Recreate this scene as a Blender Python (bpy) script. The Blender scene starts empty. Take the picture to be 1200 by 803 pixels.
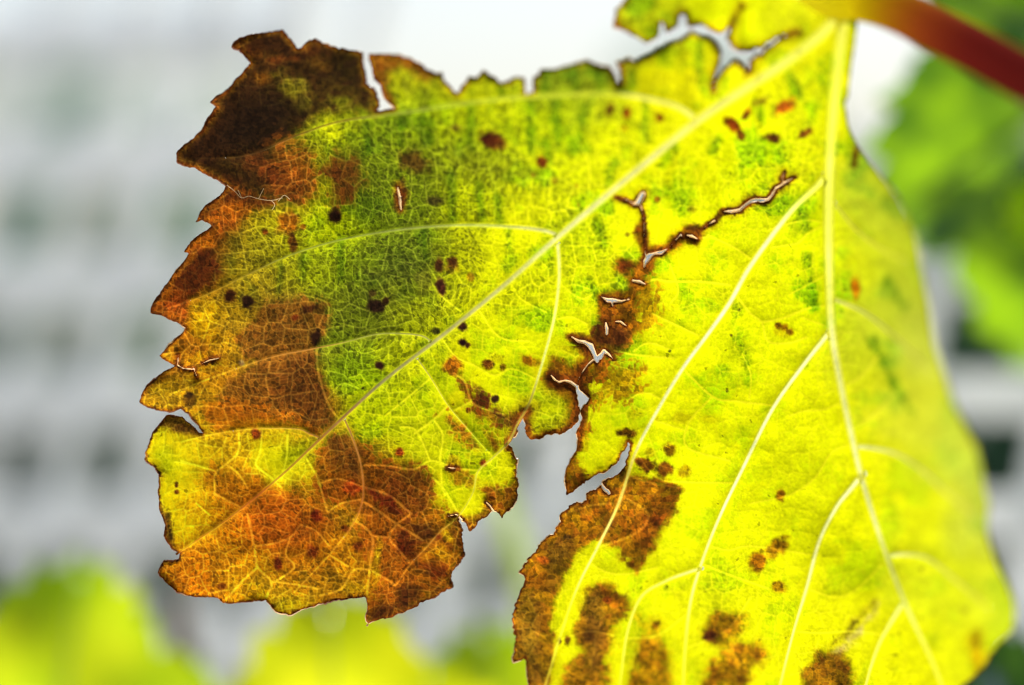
import bpy, math, random
import numpy as np
from mathutils import Vector, Matrix

C = bpy.context.scene.collection
S = bpy.context.scene
R = math.radians

# ------------------------------------------------------------------ camera, sky, sun, exposure
LENS, DIST, CAMZ = 100.0, 0.34, 1.30
WID = DIST * 36.0 / LENS
SC = WID / 1200.0                      # metres per photo pixel at the focus distance

cam_d = bpy.data.cameras.new('camera')
cam = bpy.data.objects.new('camera', cam_d)
C.objects.link(cam)
cam.location = (0, 0, CAMZ)
cam.rotation_euler = (R(90), 0, 0)
cam_d.lens = LENS
cam_d.sensor_width = 36.0
cam_d.clip_start = 0.01
cam_d.clip_end = 3000
cam_d.dof.use_dof = True
cam_d.dof.focus_distance = DIST
cam_d.dof.aperture_fstop = 4.3
S.camera = cam

SUN_DIR = Vector((0.17, 0.585, 0.82)).normalized()
world = bpy.data.worlds.new('World')
S.world = world
world.use_nodes = True
wn = world.node_tree
bg = wn.nodes['Background']
sky = wn.nodes.new('ShaderNodeTexSky')
sky.sky_type = 'NISHITA'
sky.sun_disc = False
sky.sun_elevation = math.asin(SUN_DIR.z)
sky.sun_rotation = math.atan2(SUN_DIR.x, SUN_DIR.y)
sky.air_density = 1.0
sky.dust_density = 2.8
sky.ozone_density = 1.0
wn.links.new(sky.outputs[0], bg.inputs[0])
bg.inputs[1].default_value = 0.11

sun_d = bpy.data.lights.new('sun', 'SUN')
sun_d.energy = 4.5
sun_d.angle = R(0.5)
sun_d.color = (1.0, 0.95, 0.87)
sun = bpy.data.objects.new('sun', sun_d)
C.objects.link(sun)
sun.rotation_euler = (-SUN_DIR).to_track_quat('-Z', 'Y').to_euler()

S.view_settings.view_transform = 'Standard'
S.view_settings.look = 'None'
S.view_settings.exposure = 0.4
S.view_settings.gamma = 1.0
S.view_settings.use_curve_mapping = False
S.render.engine = 'CYCLES'
S.cycles.use_denoising = True
S.cycles.denoiser = 'OPENIMAGEDENOISE'
S.cycles.denoising_prefilter = 'ACCURATE'
S.cycles.denoising_input_passes = 'RGB_ALBEDO_NORMAL'
S.cycles.filter_width = 1.3
S.cycles.max_bounces = 8
S.cycles.diffuse_bounces = 5
S.cycles.caustics_reflective = False
S.cycles.caustics_refractive = False
S.cycles.sample_clamp_indirect = 6.0

# ------------------------------------------------------------------ helpers
def at(px, py, dz=0.0):
    """A point of the place: photo pixel (1200 wide) at a depth dz behind the focus plane."""
    k = SC * (DIST + dz) / DIST
    return Vector(((px - 600.0) * k, DIST + dz, CAMZ - (py - 401.5) * k))

def tag(o, label=None, cat=None, group=None, kind=None):
    if label: o['label'] = label
    if cat: o['category'] = cat
    if group: o['group'] = group
    if kind: o['kind'] = kind
    return o

def empty(name, loc):
    o = bpy.data.objects.new(name, None)
    o.empty_display_size = 0.01
    C.objects.link(o)
    o.location = loc
    return o

def mesh_obj(name, verts, faces, mat, parent=None, smooth=True):
    me = bpy.data.meshes.new(name)
    off = Vector(parent.location) if parent else Vector((0, 0, 0))
    me.from_pydata([tuple(Vector(v) - off) for v in verts], [], faces)
    me.update()
    if smooth:
        me.polygons.foreach_set('use_smooth', [True] * len(me.polygons))
    o = bpy.data.objects.new(name, me)
    C.objects.link(o)
    me.materials.append(mat)
    if parent: o.parent = parent
    return o

def lin(c):
    c = np.asarray(c, dtype=np.float64) / 255.0
    return np.where(c <= 0.04045, c / 12.92, ((np.maximum(c, 0.04045) + 0.055) / 1.055) ** 2.4)

def catmull(pts, n=6):
    P = np.array(pts, dtype=float)
    P = np.vstack([2 * P[0] - P[1], P, 2 * P[-1] - P[-2]])
    out = []
    for i in range(1, len(P) - 2):
        p0, p1, p2, p3 = P[i - 1], P[i], P[i + 1], P[i + 2]
        for k in range(n):
            t = k / n
            out.append(0.5 * ((2 * p1) + (-p0 + p2) * t + (2 * p0 - 5 * p1 + 4 * p2 - p3) * t * t + (-p0 + 3 * p1 - 3 * p2 + p3) * t ** 3))
    out.append(P[-2])
    return np.array(out)

# ------------------------------------------------------------------ materials
def new_mat(name):
    m = bpy.data.materials.new(name)
    m.use_nodes = True
    nt = m.node_tree
    nt.nodes.clear()
    out = nt.nodes.new('ShaderNodeOutputMaterial')
    return m, nt, out

def leaf_material(name, attr=None, col=None, refl=0.30, gloss=0.05, var=None, nscale=60.0, bump=0.0, transl=1.0):
    """thin leaf tissue: pigment lets light through (translucent) and reflects a little of it"""
    m, nt, out = new_mat(name)
    N, L = nt.nodes.new, nt.links.new
    tc = N('ShaderNodeTexCoord')
    nz = N('ShaderNodeTexNoise'); nz.inputs['Scale'].default_value = nscale; nz.inputs['Detail'].default_value = 6
    L(tc.outputs['Object'], nz.inputs['Vector'])
    if attr:
        a = N('ShaderNodeAttribute'); a.attribute_name = attr
        csock = a.outputs['Color']
    else:
        mx = N('ShaderNodeMix'); mx.data_type = 'RGBA'
        mx.inputs['A'].default_value = (*col, 1); mx.inputs['B'].default_value = (*(var or col), 1)
        rmp = N('ShaderNodeMapRange'); rmp.inputs[1].default_value = 0.38; rmp.inputs[2].default_value = 0.62
        L(nz.outputs['Fac'], rmp.inputs[0]); L(rmp.outputs[0], mx.inputs['Factor'])
        csock = mx.outputs['Result']
    # fine grain of the tissue
    gr = N('ShaderNodeTexNoise'); gr.inputs['Scale'].default_value = 3500.0; gr.inputs['Detail'].default_value = 2
    L(tc.outputs['Object'], gr.inputs['Vector'])
    gm = N('ShaderNodeMapRange'); gm.inputs[1].default_value = 0.25; gm.inputs[2].default_value = 0.75
    gm.inputs[3].default_value = 0.86; gm.inputs[4].default_value = 1.12
    L(gr.outputs['Fac'], gm.inputs[0])
    mul = N('ShaderNodeVectorMath'); mul.operation = 'SCALE'
    L(csock, mul.inputs[0]); L(gm.outputs[0], mul.inputs['Scale'])
    tr = N('ShaderNodeBsdfTranslucent')
    L(mul.outputs[0], tr.inputs['Color'])
    df = N('ShaderNodeBsdfDiffuse')
    ds = N('ShaderNodeVectorMath'); ds.operation = 'SCALE'; ds.inputs['Scale'].default_value = refl
    L(mul.outputs[0], ds.inputs[0])
    L(ds.outputs[0], df.inputs['Color'])
    ad = N('ShaderNodeAddShader')
    if transl < 1.0:
        t2 = N('ShaderNodeVectorMath'); t2.operation = 'SCALE'; t2.inputs['Scale'].default_value = transl
        L(mul.outputs[0], t2.inputs[0]); L(t2.outputs[0], tr.inputs['Color'])
    L(tr.outputs[0], ad.inputs[0]); L(df.outputs[0], ad.inputs[1])
    gl = N('ShaderNodeBsdfGlossy'); gl.inputs['Roughness'].default_value = 0.38
    gl.inputs['Color'].default_value = (1, 1, 1, 1)
    fr = N('ShaderNodeFresnel'); fr.inputs['IOR'].default_value = 1.38
    fm = N('ShaderNodeMath'); fm.operation = 'MULTIPLY'; fm.inputs[1].default_value = gloss / 0.05 * 0.35
    L(fr.outputs[0], fm.inputs[0])
    ms = N('ShaderNodeMixShader')
    L(fm.outputs[0], ms.inputs[0]); L(ad.outputs[0], ms.inputs[1]); L(gl.outputs[0], ms.inputs[2])
    L(ms.outputs[0], out.inputs['Surface'])
    if bump > 0:
        b = N('ShaderNodeBump'); b.inputs['Strength'].default_value = bump; b.inputs['Distance'].default_value = 0.0003
        n2 = N('ShaderNodeTexNoise'); n2.inputs['Scale'].default_value = 1400.0; n2.inputs['Detail'].default_value = 4
        L(tc.outputs['Object'], n2.inputs['Vector']); L(n2.outputs['Fac'], b.inputs['Height'])
        for nd in (tr, df, gl): L(b.outputs[0], nd.inputs['Normal'])
    return m

def solid_material(name, c1, c2, scale, rough=0.6, bump=0.2, dist=0.001, transl=0.0, stretch=None):
    m, nt, out = new_mat(name)
    N, L = nt.nodes.new, nt.links.new
    tc = N('ShaderNodeTexCoord'); mp = N('ShaderNodeMapping')
    if stretch: mp.inputs['Scale'].default_value = stretch
    L(tc.outputs['Object'], mp.inputs['Vector'])
    nz = N('ShaderNodeTexNoise'); nz.inputs['Scale'].default_value = scale; nz.inputs['Detail'].default_value = 8
    nz.inputs['Roughness'].default_value = 0.65
    L(mp.outputs[0], nz.inputs['Vector'])
    rp = N('ShaderNodeValToRGB')
    rp.color_ramp.elements[0].position = 0.32; rp.color_ramp.elements[0].color = (*c1, 1)
    rp.color_ramp.elements[1].position = 0.68; rp.color_ramp.elements[1].color = (*c2, 1)
    L(nz.outputs['Fac'], rp.inputs[0])
    pr = N('ShaderNodeBsdfPrincipled')
    pr.inputs['Roughness'].default_value = rough
    L(rp.outputs[0], pr.inputs['Base Color'])
    b = N('ShaderNodeBump'); b.inputs['Strength'].default_value = bump; b.inputs['Distance'].default_value = dist
    L(nz.outputs['Fac'], b.inputs['Height']); L(b.outputs[0], pr.inputs['Normal'])
    if transl > 0:
        tr = N('ShaderNodeBsdfTranslucent'); L(rp.outputs[0], tr.inputs['Color'])
        ms = N('ShaderNodeMixShader'); ms.inputs[0].default_value = transl
        L(pr.outputs[0], ms.inputs[1]); L(tr.outputs[0], ms.inputs[2]); L(ms.outputs[0], out.inputs['Surface'])
    else:
        L(pr.outputs[0], out.inputs['Surface'])
    return m

# ------------------------------------------------------------------ setting: ground, hedge, wall, trellis
m_ground = solid_material('pale_gravel', (0.36, 0.34, 0.31), (0.56, 0.54, 0.5), 9.0, 0.9, 0.5, 0.004)
g = mesh_obj('ground', [(-400, -400, 0), (400, -400, 0), (400, 800, 0), (-400, 800, 0)], [(0, 1, 2, 3)], m_ground, smooth=False)
tag(g, 'pale gravel ground far below the vine leaf', kind='structure')

def box(verts, faces, c, ax, ay, az):
    """a bevel-free bar: centre c and three half-axes"""
    b = len(verts)
    for sx, sy, sz in ((-1,-1,-1),(1,-1,-1),(1,1,-1),(-1,1,-1),(-1,-1,1),(1,-1,1),(1,1,1),(-1,1,1)):
        verts.append(c + ax * sx + ay * sy + az * sz)
    for f in ((0,3,2,1),(4,5,6,7),(0,1,5,4),(1,2,6,5),(2,3,7,6),(3,0,4,7)):
        faces.append(tuple(b + i for i in f))

m_slat = solid_material('white_plastic_slat', (0.80, 0.82, 0.82), (0.90, 0.91, 0.91), 16.0, 0.45, 0.05, transl=0.52)
TRL = lambda px: 0.22 - 0.100 * (px / 1200.0)      # the trellis comes nearer to the right
trellis = empty('trellis', at(600, 1500, TRL(600)))
tag(trellis, 'pale white slatted trellis blurred far behind the leaves', 'trellis')

def slat(p0, p1, w0, w1, back, name):
    """one slat between two photo points, w in photo pixels"""
    a, b = at(p0[0], p0[1], TRL(p0[0]) + back), at(p1[0], p1[1], TRL(p1[0]) + back)
    d = (b - a); u = d.normalized()
    nrm = Vector((0.105, 1, 0)).normalized()
    side = u.cross(nrm).normalized(); nrm = side.cross(u).normalized()
    th = 0.0014
    V, F = [], []
    n = 2
    for i in range(n):
        c = a.lerp(b, i / (n - 1)); w = (w0 if i == 0 else w1) * SC * (c.y / DIST) / 2
        bev = min(w * 0.35, th * 0.8)
        ring = [(-w, -th + bev), (-w + bev, -th), (w - bev, -th), (w, -th + bev), (w, th - bev), (w - bev, th), (-w + bev, th), (-w, th - bev)]
        V += [c + side * s + nrm * t for s, t in ring]
    for k in range(8):
        F.append((k, (k + 1) % 8, 8 + (k + 1) % 8, 8 + k))
    F.append(tuple(range(7, -1, -1))); F.append(tuple(range(8, 16)))
    return mesh_obj(name, V, F, m_slat, trellis, smooth=False)

# upright slats lean to the right going up; their gaps fan a little
x_left = -330
k = 0
gap_low = [-158, -66, 26, 126, 232, 318, 415, 512, 608, 704, 800, 896, 992, 1088, 1184, 1280, 1376]
for i in range(len(gap_low) - 1):
    a0, a1 = gap_low[i], gap_low[i + 1]
    lo = 0.5 * (a0 + a1); wd = (a1 - a0) - (64 if lo < 330 else 44)
    if 1090 < lo < 1180: continue                                  # a slat is missing here
    lean = 158 - 0.05 * lo
    top = -150 if lo < 300 else 150
    ytop_dx = lean * (540 - top) / 480
    slat((lo - lean * (1500 - 540) / 480, 1500), (lo + ytop_dx, top), wd, wd * 0.97, 0.004, 'slat')
for j, y in enumerate((50, 190, 330, 470, 612, 752, 892)):
    x0 = -420
    x1 = 1560 if y > 200 else 330
    slat((x0, y + 2), (x1, y - 7 * (x1 - x0) / 1900), 58, 58, 0.0, 'rail')

# hedge: a mass of small dark leaves on a dark core, far behind the trellis
rng = random.Random(5)
m_hedge = leaf_material('hedge_leaf', col=(0.030, 0.085, 0.045), var=(0.05, 0.12, 0.05), refl=0.8, gloss=0.05, nscale=9.0)
V, F = [], []
def hedge_part(x0, x1, y0, y1, ztop, count):
    for _ in range(count):
        x = rng.uniform(x0, x1); y = y0 + (y1 - y0) * rng.random() ** 2
        z = 0.02 + (ztop + 0.05 * math.sin(x * 9) + 0.04 * math.sin(x * 23) - 0.02) * rng.random() ** 0.6
        r = rng.uniform(0.022, 0.05)
        M = Matrix.Rotation(rng.uniform(0, 6.28), 3, 'Z') @ Matrix.Rotation(rng.uniform(-0.9, 0.9) + 1.1, 3, 'X')
        b = len(V); c = Vector((x, y, z))
        for q in ((0, -1, 0), (0.55, -0.3, 0.1), (0.5, 0.35, 0.1), (0, 1, -0.1), (-0.5, 0.35, 0.1), (-0.55, -0.3, 0.1)):
            V.append(c + M @ (Vector(q) * r))
        F.append((b, b + 1, b + 2, b + 3)); F.append((b, b + 3, b + 4, b + 5))
hedge_part(-1.6, 1.9, 1.25, 1.75, 1.335, 16000)
hedge_part(-0.7, -0.11, 1.25, 1.5, 1.44, 500)
hed = mesh_obj('hedge', V, F, m_hedge)
tag(hed, 'dark green leafy hedge seen through the trellis gaps', 'hedge', kind='stuff')

# ------------------------------------------------------------------ numpy fields for the big leaf
X0, X1, Y0, Y1, H = 140.0, 1216.0, -96.0, 1000.0, 1.0
NX, NY = int((X1 - X0) / H) + 1, int((Y1 - Y0) / H) + 1
gx = X0 + np.arange(NX) * H
gy = Y0 + np.arange(NY) * H
PX, PY = np.meshgrid(gx, gy)
PX = PX.astype(np.float32); PY = PY.astype(np.float32)
nrs = np.random.RandomState(11)

def vnoise(scale, seed, x=None, y=None):
    """smooth value noise in 0..1 (cell size in px)"""
    if x is None: x, y = PX, PY
    u = (x - X0) / scale + 64.37; v = (y - Y0) / scale + 64.11
    rs = np.random.RandomState(seed); T = rs.rand(256, 256).astype(np.float32)
    iu = np.floor(u).astype(np.int32); iv = np.floor(v).astype(np.int32)
    fu = (u - iu).astype(np.float32); fv = (v - iv).astype(np.float32)
    fu = fu * fu * (3 - 2 * fu); fv = fv * fv * (3 - 2 * fv)
    a = T[iv & 255, iu & 255]; b = T[iv & 255, (iu + 1) & 255]
    c = T[(iv + 1) & 255, iu & 255]; d = T[(iv + 1) & 255, (iu + 1) & 255]
    return (a * (1 - fu) + b * fu) * (1 - fv) + (c * (1 - fu) + d * fu) * fv

def fbm(scale, seed, octv=4, gain=0.5):
    s = 0; w = 0; a = 1.0
    for o in range(octv):
        s = s + a * vnoise(scale / 2 ** o, seed * 31 + o); w += a; a *= gain
    return s / w

def sstep(a, b, x):
    t = np.clip((x - a) / (b - a), 0, 1)
    return t * t * (3 - 2 * t)

CAP = 60.0
def win(x0, x1, y0, y1):
    i0 = max(0, int((x0 - X0) / H)); i1 = min(NX, int((x1 - X0) / H) + 2)
    j0 = max(0, int((y0 - Y0) / H)); j1 = min(NY, int((y1 - Y0) / H) + 2)
    return i0, i1, j0, j1

def line_field(pts, widths=None, cap=CAP, out=None, want_t=False):
    """min over the polyline of (distance - halfwidth)"""
    if out is None: out = np.full((NY, NX), cap, np.float32)
    for k in range(len(pts) - 1):
        ax, ay = pts[k][:2]; bx, by = pts[k + 1][:2]
        w0, w1 = (0, 0) if widths is None else (widths[k] / 2, widths[k + 1] / 2)
        pad = cap + max(w0, w1) + 1
        i0, i1, j0, j1 = win(min(ax, bx) - pad, max(ax, bx) + pad, min(ay, by) - pad, max(ay, by) + pad)
        if i1 <= i0 or j1 <= j0: continue
        x = PX[j0:j1, i0:i1]; y = PY[j0:j1, i0:i1]
        dx, dy = bx - ax, by - ay
        t = np.clip(((x - ax) * dx + (y - ay) * dy) / (dx * dx + dy * dy + 1e-9), 0, 1)
        d = np.hypot(x - ax - t * dx, y - ay - t * dy) - (w0 + (w1 - w0) * t)
        o = out[j0:j1, i0:i1]
        np.minimum(o, d, out=o)
    return out

def poly_inside(pts):
    par = np.zeros((NY, NX + 1), np.int32)
    n = len(pts)
    for k in range(n):
        ax, ay = pts[k]; bx, by = pts[(k + 1) % n]
        if ay == by: continue
        if ay > by: ax, ay, bx, by = bx, by, ax, ay
        j0 = max(0, int(math.ceil((ay - Y0) / H))); j1 = min(NY - 1, int(math.ceil((by - Y0) / H)) - 1)
        if j1 < j0: continue
        js = np.arange(j0, j1 + 1); yy = Y0 + js * H
        xx = ax + (bx - ax) * (yy - ay) / (by - ay)
        ii = np.clip(np.ceil((xx - X0) / H).astype(int), 0, NX)
        np.add.at(par, (js, ii), 1)
    return (np.cumsum(par, axis=1)[:, :NX] & 1).astype(bool)

def poly_sdf(pts, cap=CAP):
    d = line_field(list(pts) + [pts[0]], cap=cap)
    return np.where(poly_inside(pts), d, -d)

# ---- outline of the blade (photo pixels), clockwise from the top fragment
OUT = [(985,-36),(940,-52),(880,-70),(820,-66),(770,-48),(742,-24),(732,0),(721,12),(720,32),(730,35),(742,41),(760,49),(768,43),(771,36),(770,25),(775,21),(780,27),(782,35),
 (794,29),(794,17),(800,12),(806,17),(808,27),(825,27),(842,36),(850,35),(856,25),(861,14),(869,3),(872,6),(865,19),(861,31),(855,46),(862,56),(875,59),(890,55),(902,47),(914,40),(937,36),
 (939,39),(918,46),(907,54),(893,65),(881,72),(878,88),(874,88),(870,78),(862,74),(850,82),(842,96),(838,110),(835,110),(832,100),(836,85),(841,70),(841,60),(837,51),(828,46),(810,41),(802,49),(787,52),
 (775,57),(762,66),(745,71),(737,67),(730,72),(722,73),(727,84),(729,97),(724,99),(720,86),(714,79),(707,76),(697,74),(687,71),(670,75),(650,81),(635,81),(631,90),(626,91),(624,108),(617,110),(615,91),
 (605,90),(596,95),(586,97),(580,90),(575,87),(566,82),(559,90),(549,89),(545,97),(536,110),(527,102),(521,95),(517,85),(510,86),(500,80),(491,74),(482,70),(470,65),(450,63),(431,62),
 (431,68),(437,87),(446,102),(452,117),(461,127),(450,130),(440,130),(446,125),(441,107),(430,97),(426,77),(425,62),
 (412,59),(400,56),(388,54),(377,51),(371,47),(365,47),(358,51),(352,56),(347,57),(346,52),(342,46),(337,41),(331,35),(322,36),(311,38),(300,40),(290,42),(282,45),(275,50),(272,55),(274,58),(280,59),(288,67),(294,74),(285,85),(275,94),(268,103),(260,110),(252,115),(247,120),(254,125),
 (247,135),(240,145),(237,152),(229,160),(220,167),(212,173),(206,180),(208,191),(213,193),(225,196),(236,201),(245,206),(256,212),(266,218),(258,228),(250,235),(241,241),(234,249),(230,260),(237,259),(243,261),(249,265),
 (238,272),(227,280),(220,287),(215,296),(222,297),(216,306),(206,317),(196,331),(187,345),(181,352),(177,360),(176,367),(187,369),(199,374),(212,380),(218,384),(216,389),(207,396),(199,403),(193,411),(187,417),(191,421),(204,429),(195,434),(185,441),(177,448),(170,455),(165,463),(164,471),(169,475),(178,479),(187,481),(199,483),(212,479),(220,485),(229,495),(238,508),(233,507),(224,498),(214,489),(206,487),(195,487),(187,497),(180,507),(175,519),(170,532),(171,539),(175,543),(182,549),(187,556),(186,566),(185,575),(186,588),(186,598),(190,607),(193,616),(192,628),(196,636),(202,643),(211,648),(209,655),(202,658),(193,657),(188,663),(186,672),(192,681),(200,688),(208,694),(216,697),(235,700),(255,701),(262,706),(270,707),(290,705),(312,703),(316,709),(322,715),(330,720),(338,721),(352,716),(367,711),(382,706),(398,703),(412,701),(427,701),(430,708),(430,716),(429,726),(430,733),(438,730),(450,725),(463,721),(476,716),(488,710),(499,705),(508,701),(520,694),(529,688),(531,683),(528,677),(531,668),(539,660),(544,650),(543,640),(541,630),(541,620),(538,607),(545,613),(551,622),(556,618),(561,612),(570,605),(577,599),(583,602),(588,607),(593,601),(598,597),(603,592),(606,584),(607,570),(605,555),(606,540),(601,528),(596,519),(602,513),(606,506),(607,494),(611,487),(617,481),(613,490),(615,500),(617,509),(622,515),(632,516),(640,510),(650,509),(655,510),(662,507),(670,501),(677,496),(679,483),(678,470),(675,460),(674,453),
 (677,452),(680,457),(690,467),(686,474),(681,482),(682,491),(678,500),(675,508),(677,515),(676,523),(673,531),(670,538),(664,550),(662,560),(665,579),(671,576),(677,572),(687,564),(694,560),(702,554),(709,554),(717,549),(725,539),(732,528),(736,519),(738,521),(736,535),(733,545),(727,551),(722,556),(714,561),(707,566),(712,573),(717,580),(710,577),(704,571),(696,575),(687,579),(687,586),(681,590),(676,588),(665,595),(660,600),(656,604),(658,612),(652,619),(649,626),(643,628),(637,633),(630,640),(626,648),(620,653),(615,661),(610,666),(609,671),(616,675),(615,683),(610,692),(605,703),(602,714),(601,730),(603,745),(602,760),(601,777),(608,774),(615,771),(617,785),(620,802),
 (622,820),(632,838),(650,850),(672,862),(690,884),(720,880),(744,902),(772,918),(800,934),(832,925),(856,930),(880,908),(915,905),(942,918),(968,930),(1000,905),(1034,912),(1060,886),(1084,870),(1098,846),(1112,824),
 (1128,805),(1140,795),(1153,782),(1160,768),(1170,755),(1180,748),(1189,737),(1190,720),(1188,701),(1180,682),(1172,668),(1165,650),(1158,625),(1158,605),(1160,590),(1154,565),(1149,543),(1144,522),(1134,504),(1125,487),(1117,468),(1111,447),(1103,424),(1096,402),(1094,385),(1091,365),(1086,340),(1080,310),(1074,276),(1064,253),(1054,233),(1042,217),(1029,201),(1018,188),(1007,174),(999,160),(994,148),(990,120),(992,100),(996,70),(1000,45),(1002,25),(1000,-5),(996,-25)]
OUT = [(float(a), float(b)) for a, b in OUT]

# ---- cracks and slits: (points, widths)
CRACKS = [
 ([(676,452),(679,442),(684,434),(689,427),(695,422)],[1.6,1.4,1.3,1.4,2.5]),
 ([(700,423),(695,412),(692,405),(685,401),(678,400),(670,395)],[5,6,6.5,5.5,4.5,1.5]),
 ([(698,422),(703,418),(708,412),(713,415),(719,421)],[3,7,6,3,1.0]),
 ([(646,440),(650,445),(655,448),(662,446),(669,448),(676,453)],[1.5,2.6,3.5,3,4,5]),
 ([(742,240),(748,237),(753,228)],[2,8,7]), ([(722,231),(734,234),(745,240)],[.8,1.2,2]),
 ([(751,242),(753,250),(755,262),(755,272),(756,292),(757,302)],[3,.7,.9,1.2,.9,2.5]),
 ([(755,313),(757,306),(761,300),(767,297),(775,296),(782,292)],[2.5,7,7,4,5,2]),
 ([(785,289),(792,281),(798,275),(800,279)],[1,1.4,3,1]),
 ([(805,276),(811,277),(817,280)],[2.4,4,2]),
 ([(822,269),(830,263),(837,259)],[1.2,1.4,3]),
 ([(849,248),(858,248),(867,246),(874,240),(880,236),(887,234),(894,235),(900,234),(905,228),(909,221),(920,214),(931,208)],[1.5,4,3.5,3,4,4.5,4.5,3.5,4,3,2.6,1]),
 ([(918,214),(917,209),(919,203)],[2,2,1]),
 ([(742,329),(749,330),(756,333)],[3,5,2.5]),
 ([(705,348),(712,352),(718,352),(728,353),(737,351)],[2,5,6,3.5,2]), ([(717,352),(718,359)],[5,2]),
 ([(710,378),(711,385),(711,391)],[2,5,4]),
 ([(721,377),(727,377),(734,382)],[1.5,3,1.2]),
 ([(466,220),(468,229),(469,238),(470,246)],[1.5,4,3.6,2]), ([(469,231),(473,229)],[3,1]),
 ([(525,548),(530,549),(537,549)],[1,2.6,1]),
 ([(570,589),(574,593),(578,599)],[1.6,2.4,3]),
 ([(227,432),(231,443)],[2.5,1.0]), ([(209,416),(208,428),(215,432),(228,433)],[1,2,2,2]),
 ([(237,426),(246,422),(256,420)],[1.2,2.4,1.2]),
 ([(525,605),(535,603),(541,609)],[1.0,1.4,2.4]),
]
D = poly_sdf(OUT)
crk = np.full((NY, NX), CAP, np.float32)
for p, w in CRACKS:
    line_field(p, w, out=crk)
rough = (fbm(7, 3, 3) - 0.5) * 4.6 + (vnoise(2.6, 77) - 0.5) * 1.6
soft = sstep(1000, 960, PX) * 0.75 + 0.25                         # clean entire margin on the right
D = D + 3.0 * sstep(735, 760, PX) * sstep(125, 110, PY) + rough * soft * sstep(14, 2, np.abs(D)) * np.where(PX < 330, 0.55, 1.0)
Dc = np.minimum(D, crk + rough * 0.3 + 0.35)
DIN = np.minimum(D, crk)                                          # distance to any edge, inside

# ---- main veins: name, points (x,y), start and end width in px
VEINS = [
 ([(988,14),(958,44),(920,73),(872,105),(820,140),(740,205),(655,277),(590,335),(520,392),(450,446),(380,510),(330,557),(270,606),(206,650)], 23, 4.0, 'midrib'),
 ([(990,12),(980,100),(973,180),(971,260),(972,330),(975,390),(985,450),(1000,520),(1012,568),(1035,640),(1062,710),(1090,770),(1112,826),(1128,880)], 21, 6, 'midrib'),
 ([(988,12),(960,2),(925,-12),(880,-30),(840,-44)], 26, 12, 'midrib'),
 ([(814,138),(796,126),(770,118),(720,110),(640,112),(560,119),(480,131),(400,142),(345,160),(290,182),(230,186)], 12, 2.4, 'lateral_vein'),
 ([(655,276),(636,270),(600,266),(540,264),(470,269),(400,281),(340,299),(290,322),(240,346),(195,362)], 9.5, 2.4, 'lateral_vein'),
 ([(653,280),(655,305),(655,330),(650,370),(640,410),(622,468),(607,496),(596,518),(577,537),(560,553),(554,578),(538,604),(516,623),(498,643),(482,660),(464,686)], 8.5, 2.4, 'lateral_vein'),
 ([(507,402),(495,394),(470,391),(440,392),(400,402),(360,410),(320,418),(280,431),(240,446),(200,462)], 5.5, 2.2, 'lateral_vein'),
 ([(378,514),(362,508),(350,503),(320,502),(290,503),(250,509),(212,518)], 5.5, 2.0, 'lateral_vein'),
 ([(404,492),(415,518),(424,550),(425,585),(413,615),(386,650),(345,694)], 5.5, 2.0, 'lateral_vein'),
 ([(488,419),(505,443),(525,475),(552,507),(577,535)], 4.2, 2.8, 'lateral_vein'),
 ([(972,200),(958,218),(925,250),(880,311),(855,355),(830,391),(800,432),(770,482),(745,530),(725,590),(701,640),(676,690),(655,750),(638,806),(628,830)], 13, 4.5, 'lateral_vein'),
 ([(973,388),(962,402),(940,430),(905,480),(870,550),(845,602),(825,652),(810,702),(803,760),(800,820),(796,880)], 11, 4.5, 'lateral_vein'),
 ([(1011,556),(998,572),(980,595),(960,635),(945,690),(930,740),(915,800),(902,860)], 11, 4.5, 'lateral_vein'),
 ([(822,666),(806,671),(780,681),(752,699),(736,738),(728,790),(722,840)], 7.5, 4, 'lateral_vein'),
 ([(974,350),(990,356),(1012,366),(1040,387),(1066,412),(1092,434)], 10, 4, 'lateral_vein'),
 ([(1002,524),(1020,525),(1050,532),(1080,551),(1112,580),(1142,604)], 10, 4, 'lateral_vein'),
 ([(1040,652),(1060,650),(1088,655),(1120,680),(1158,712)], 9, 4, 'lateral_vein'),
 ([(1060,704),(1045,728),(1028,760),(1014,806),(1004,860)], 8, 4, 'lateral_vein'),
 ([(972,230),(984,246),(1004,270),(1030,290),(1060,306)], 7, 3, 'lateral_vein'),
]
def vwidths(n, w0, w1, big):
    t = np.linspace(0, 1, n)
    return w1 + (w0 - w1) * (1 - t) ** (1.25 if big else 1.0)
VC = []
vmain = np.full((NY, NX), CAP, np.float32)      # signed distance to the vein surface
def peek(f, x, y):
    return f[np.clip(((y - Y0) / H).astype(int), 0, NY - 1), np.clip(((x - X0) / H).astype(int), 0, NX - 1)]
for pts, w0, w1, nm in VEINS:
    c = catmull(pts, 14)
    w = vwidths(len(c), w0, w1, nm == 'midrib') * 0.90
    body = w > 2.6
    if nm != 'midrib':
        near0 = np.hypot(c[:, 0] - c[0, 0], c[:, 1] - c[0, 1]) < 40
        body &= ~(near0 & (peek(vmain, c[:, 0], c[:, 1]) < -0.30 * w))
    VC.append((c[body], w[body], nm, c, w))
    line_field(c[body], w[body], out=vmain)
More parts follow.
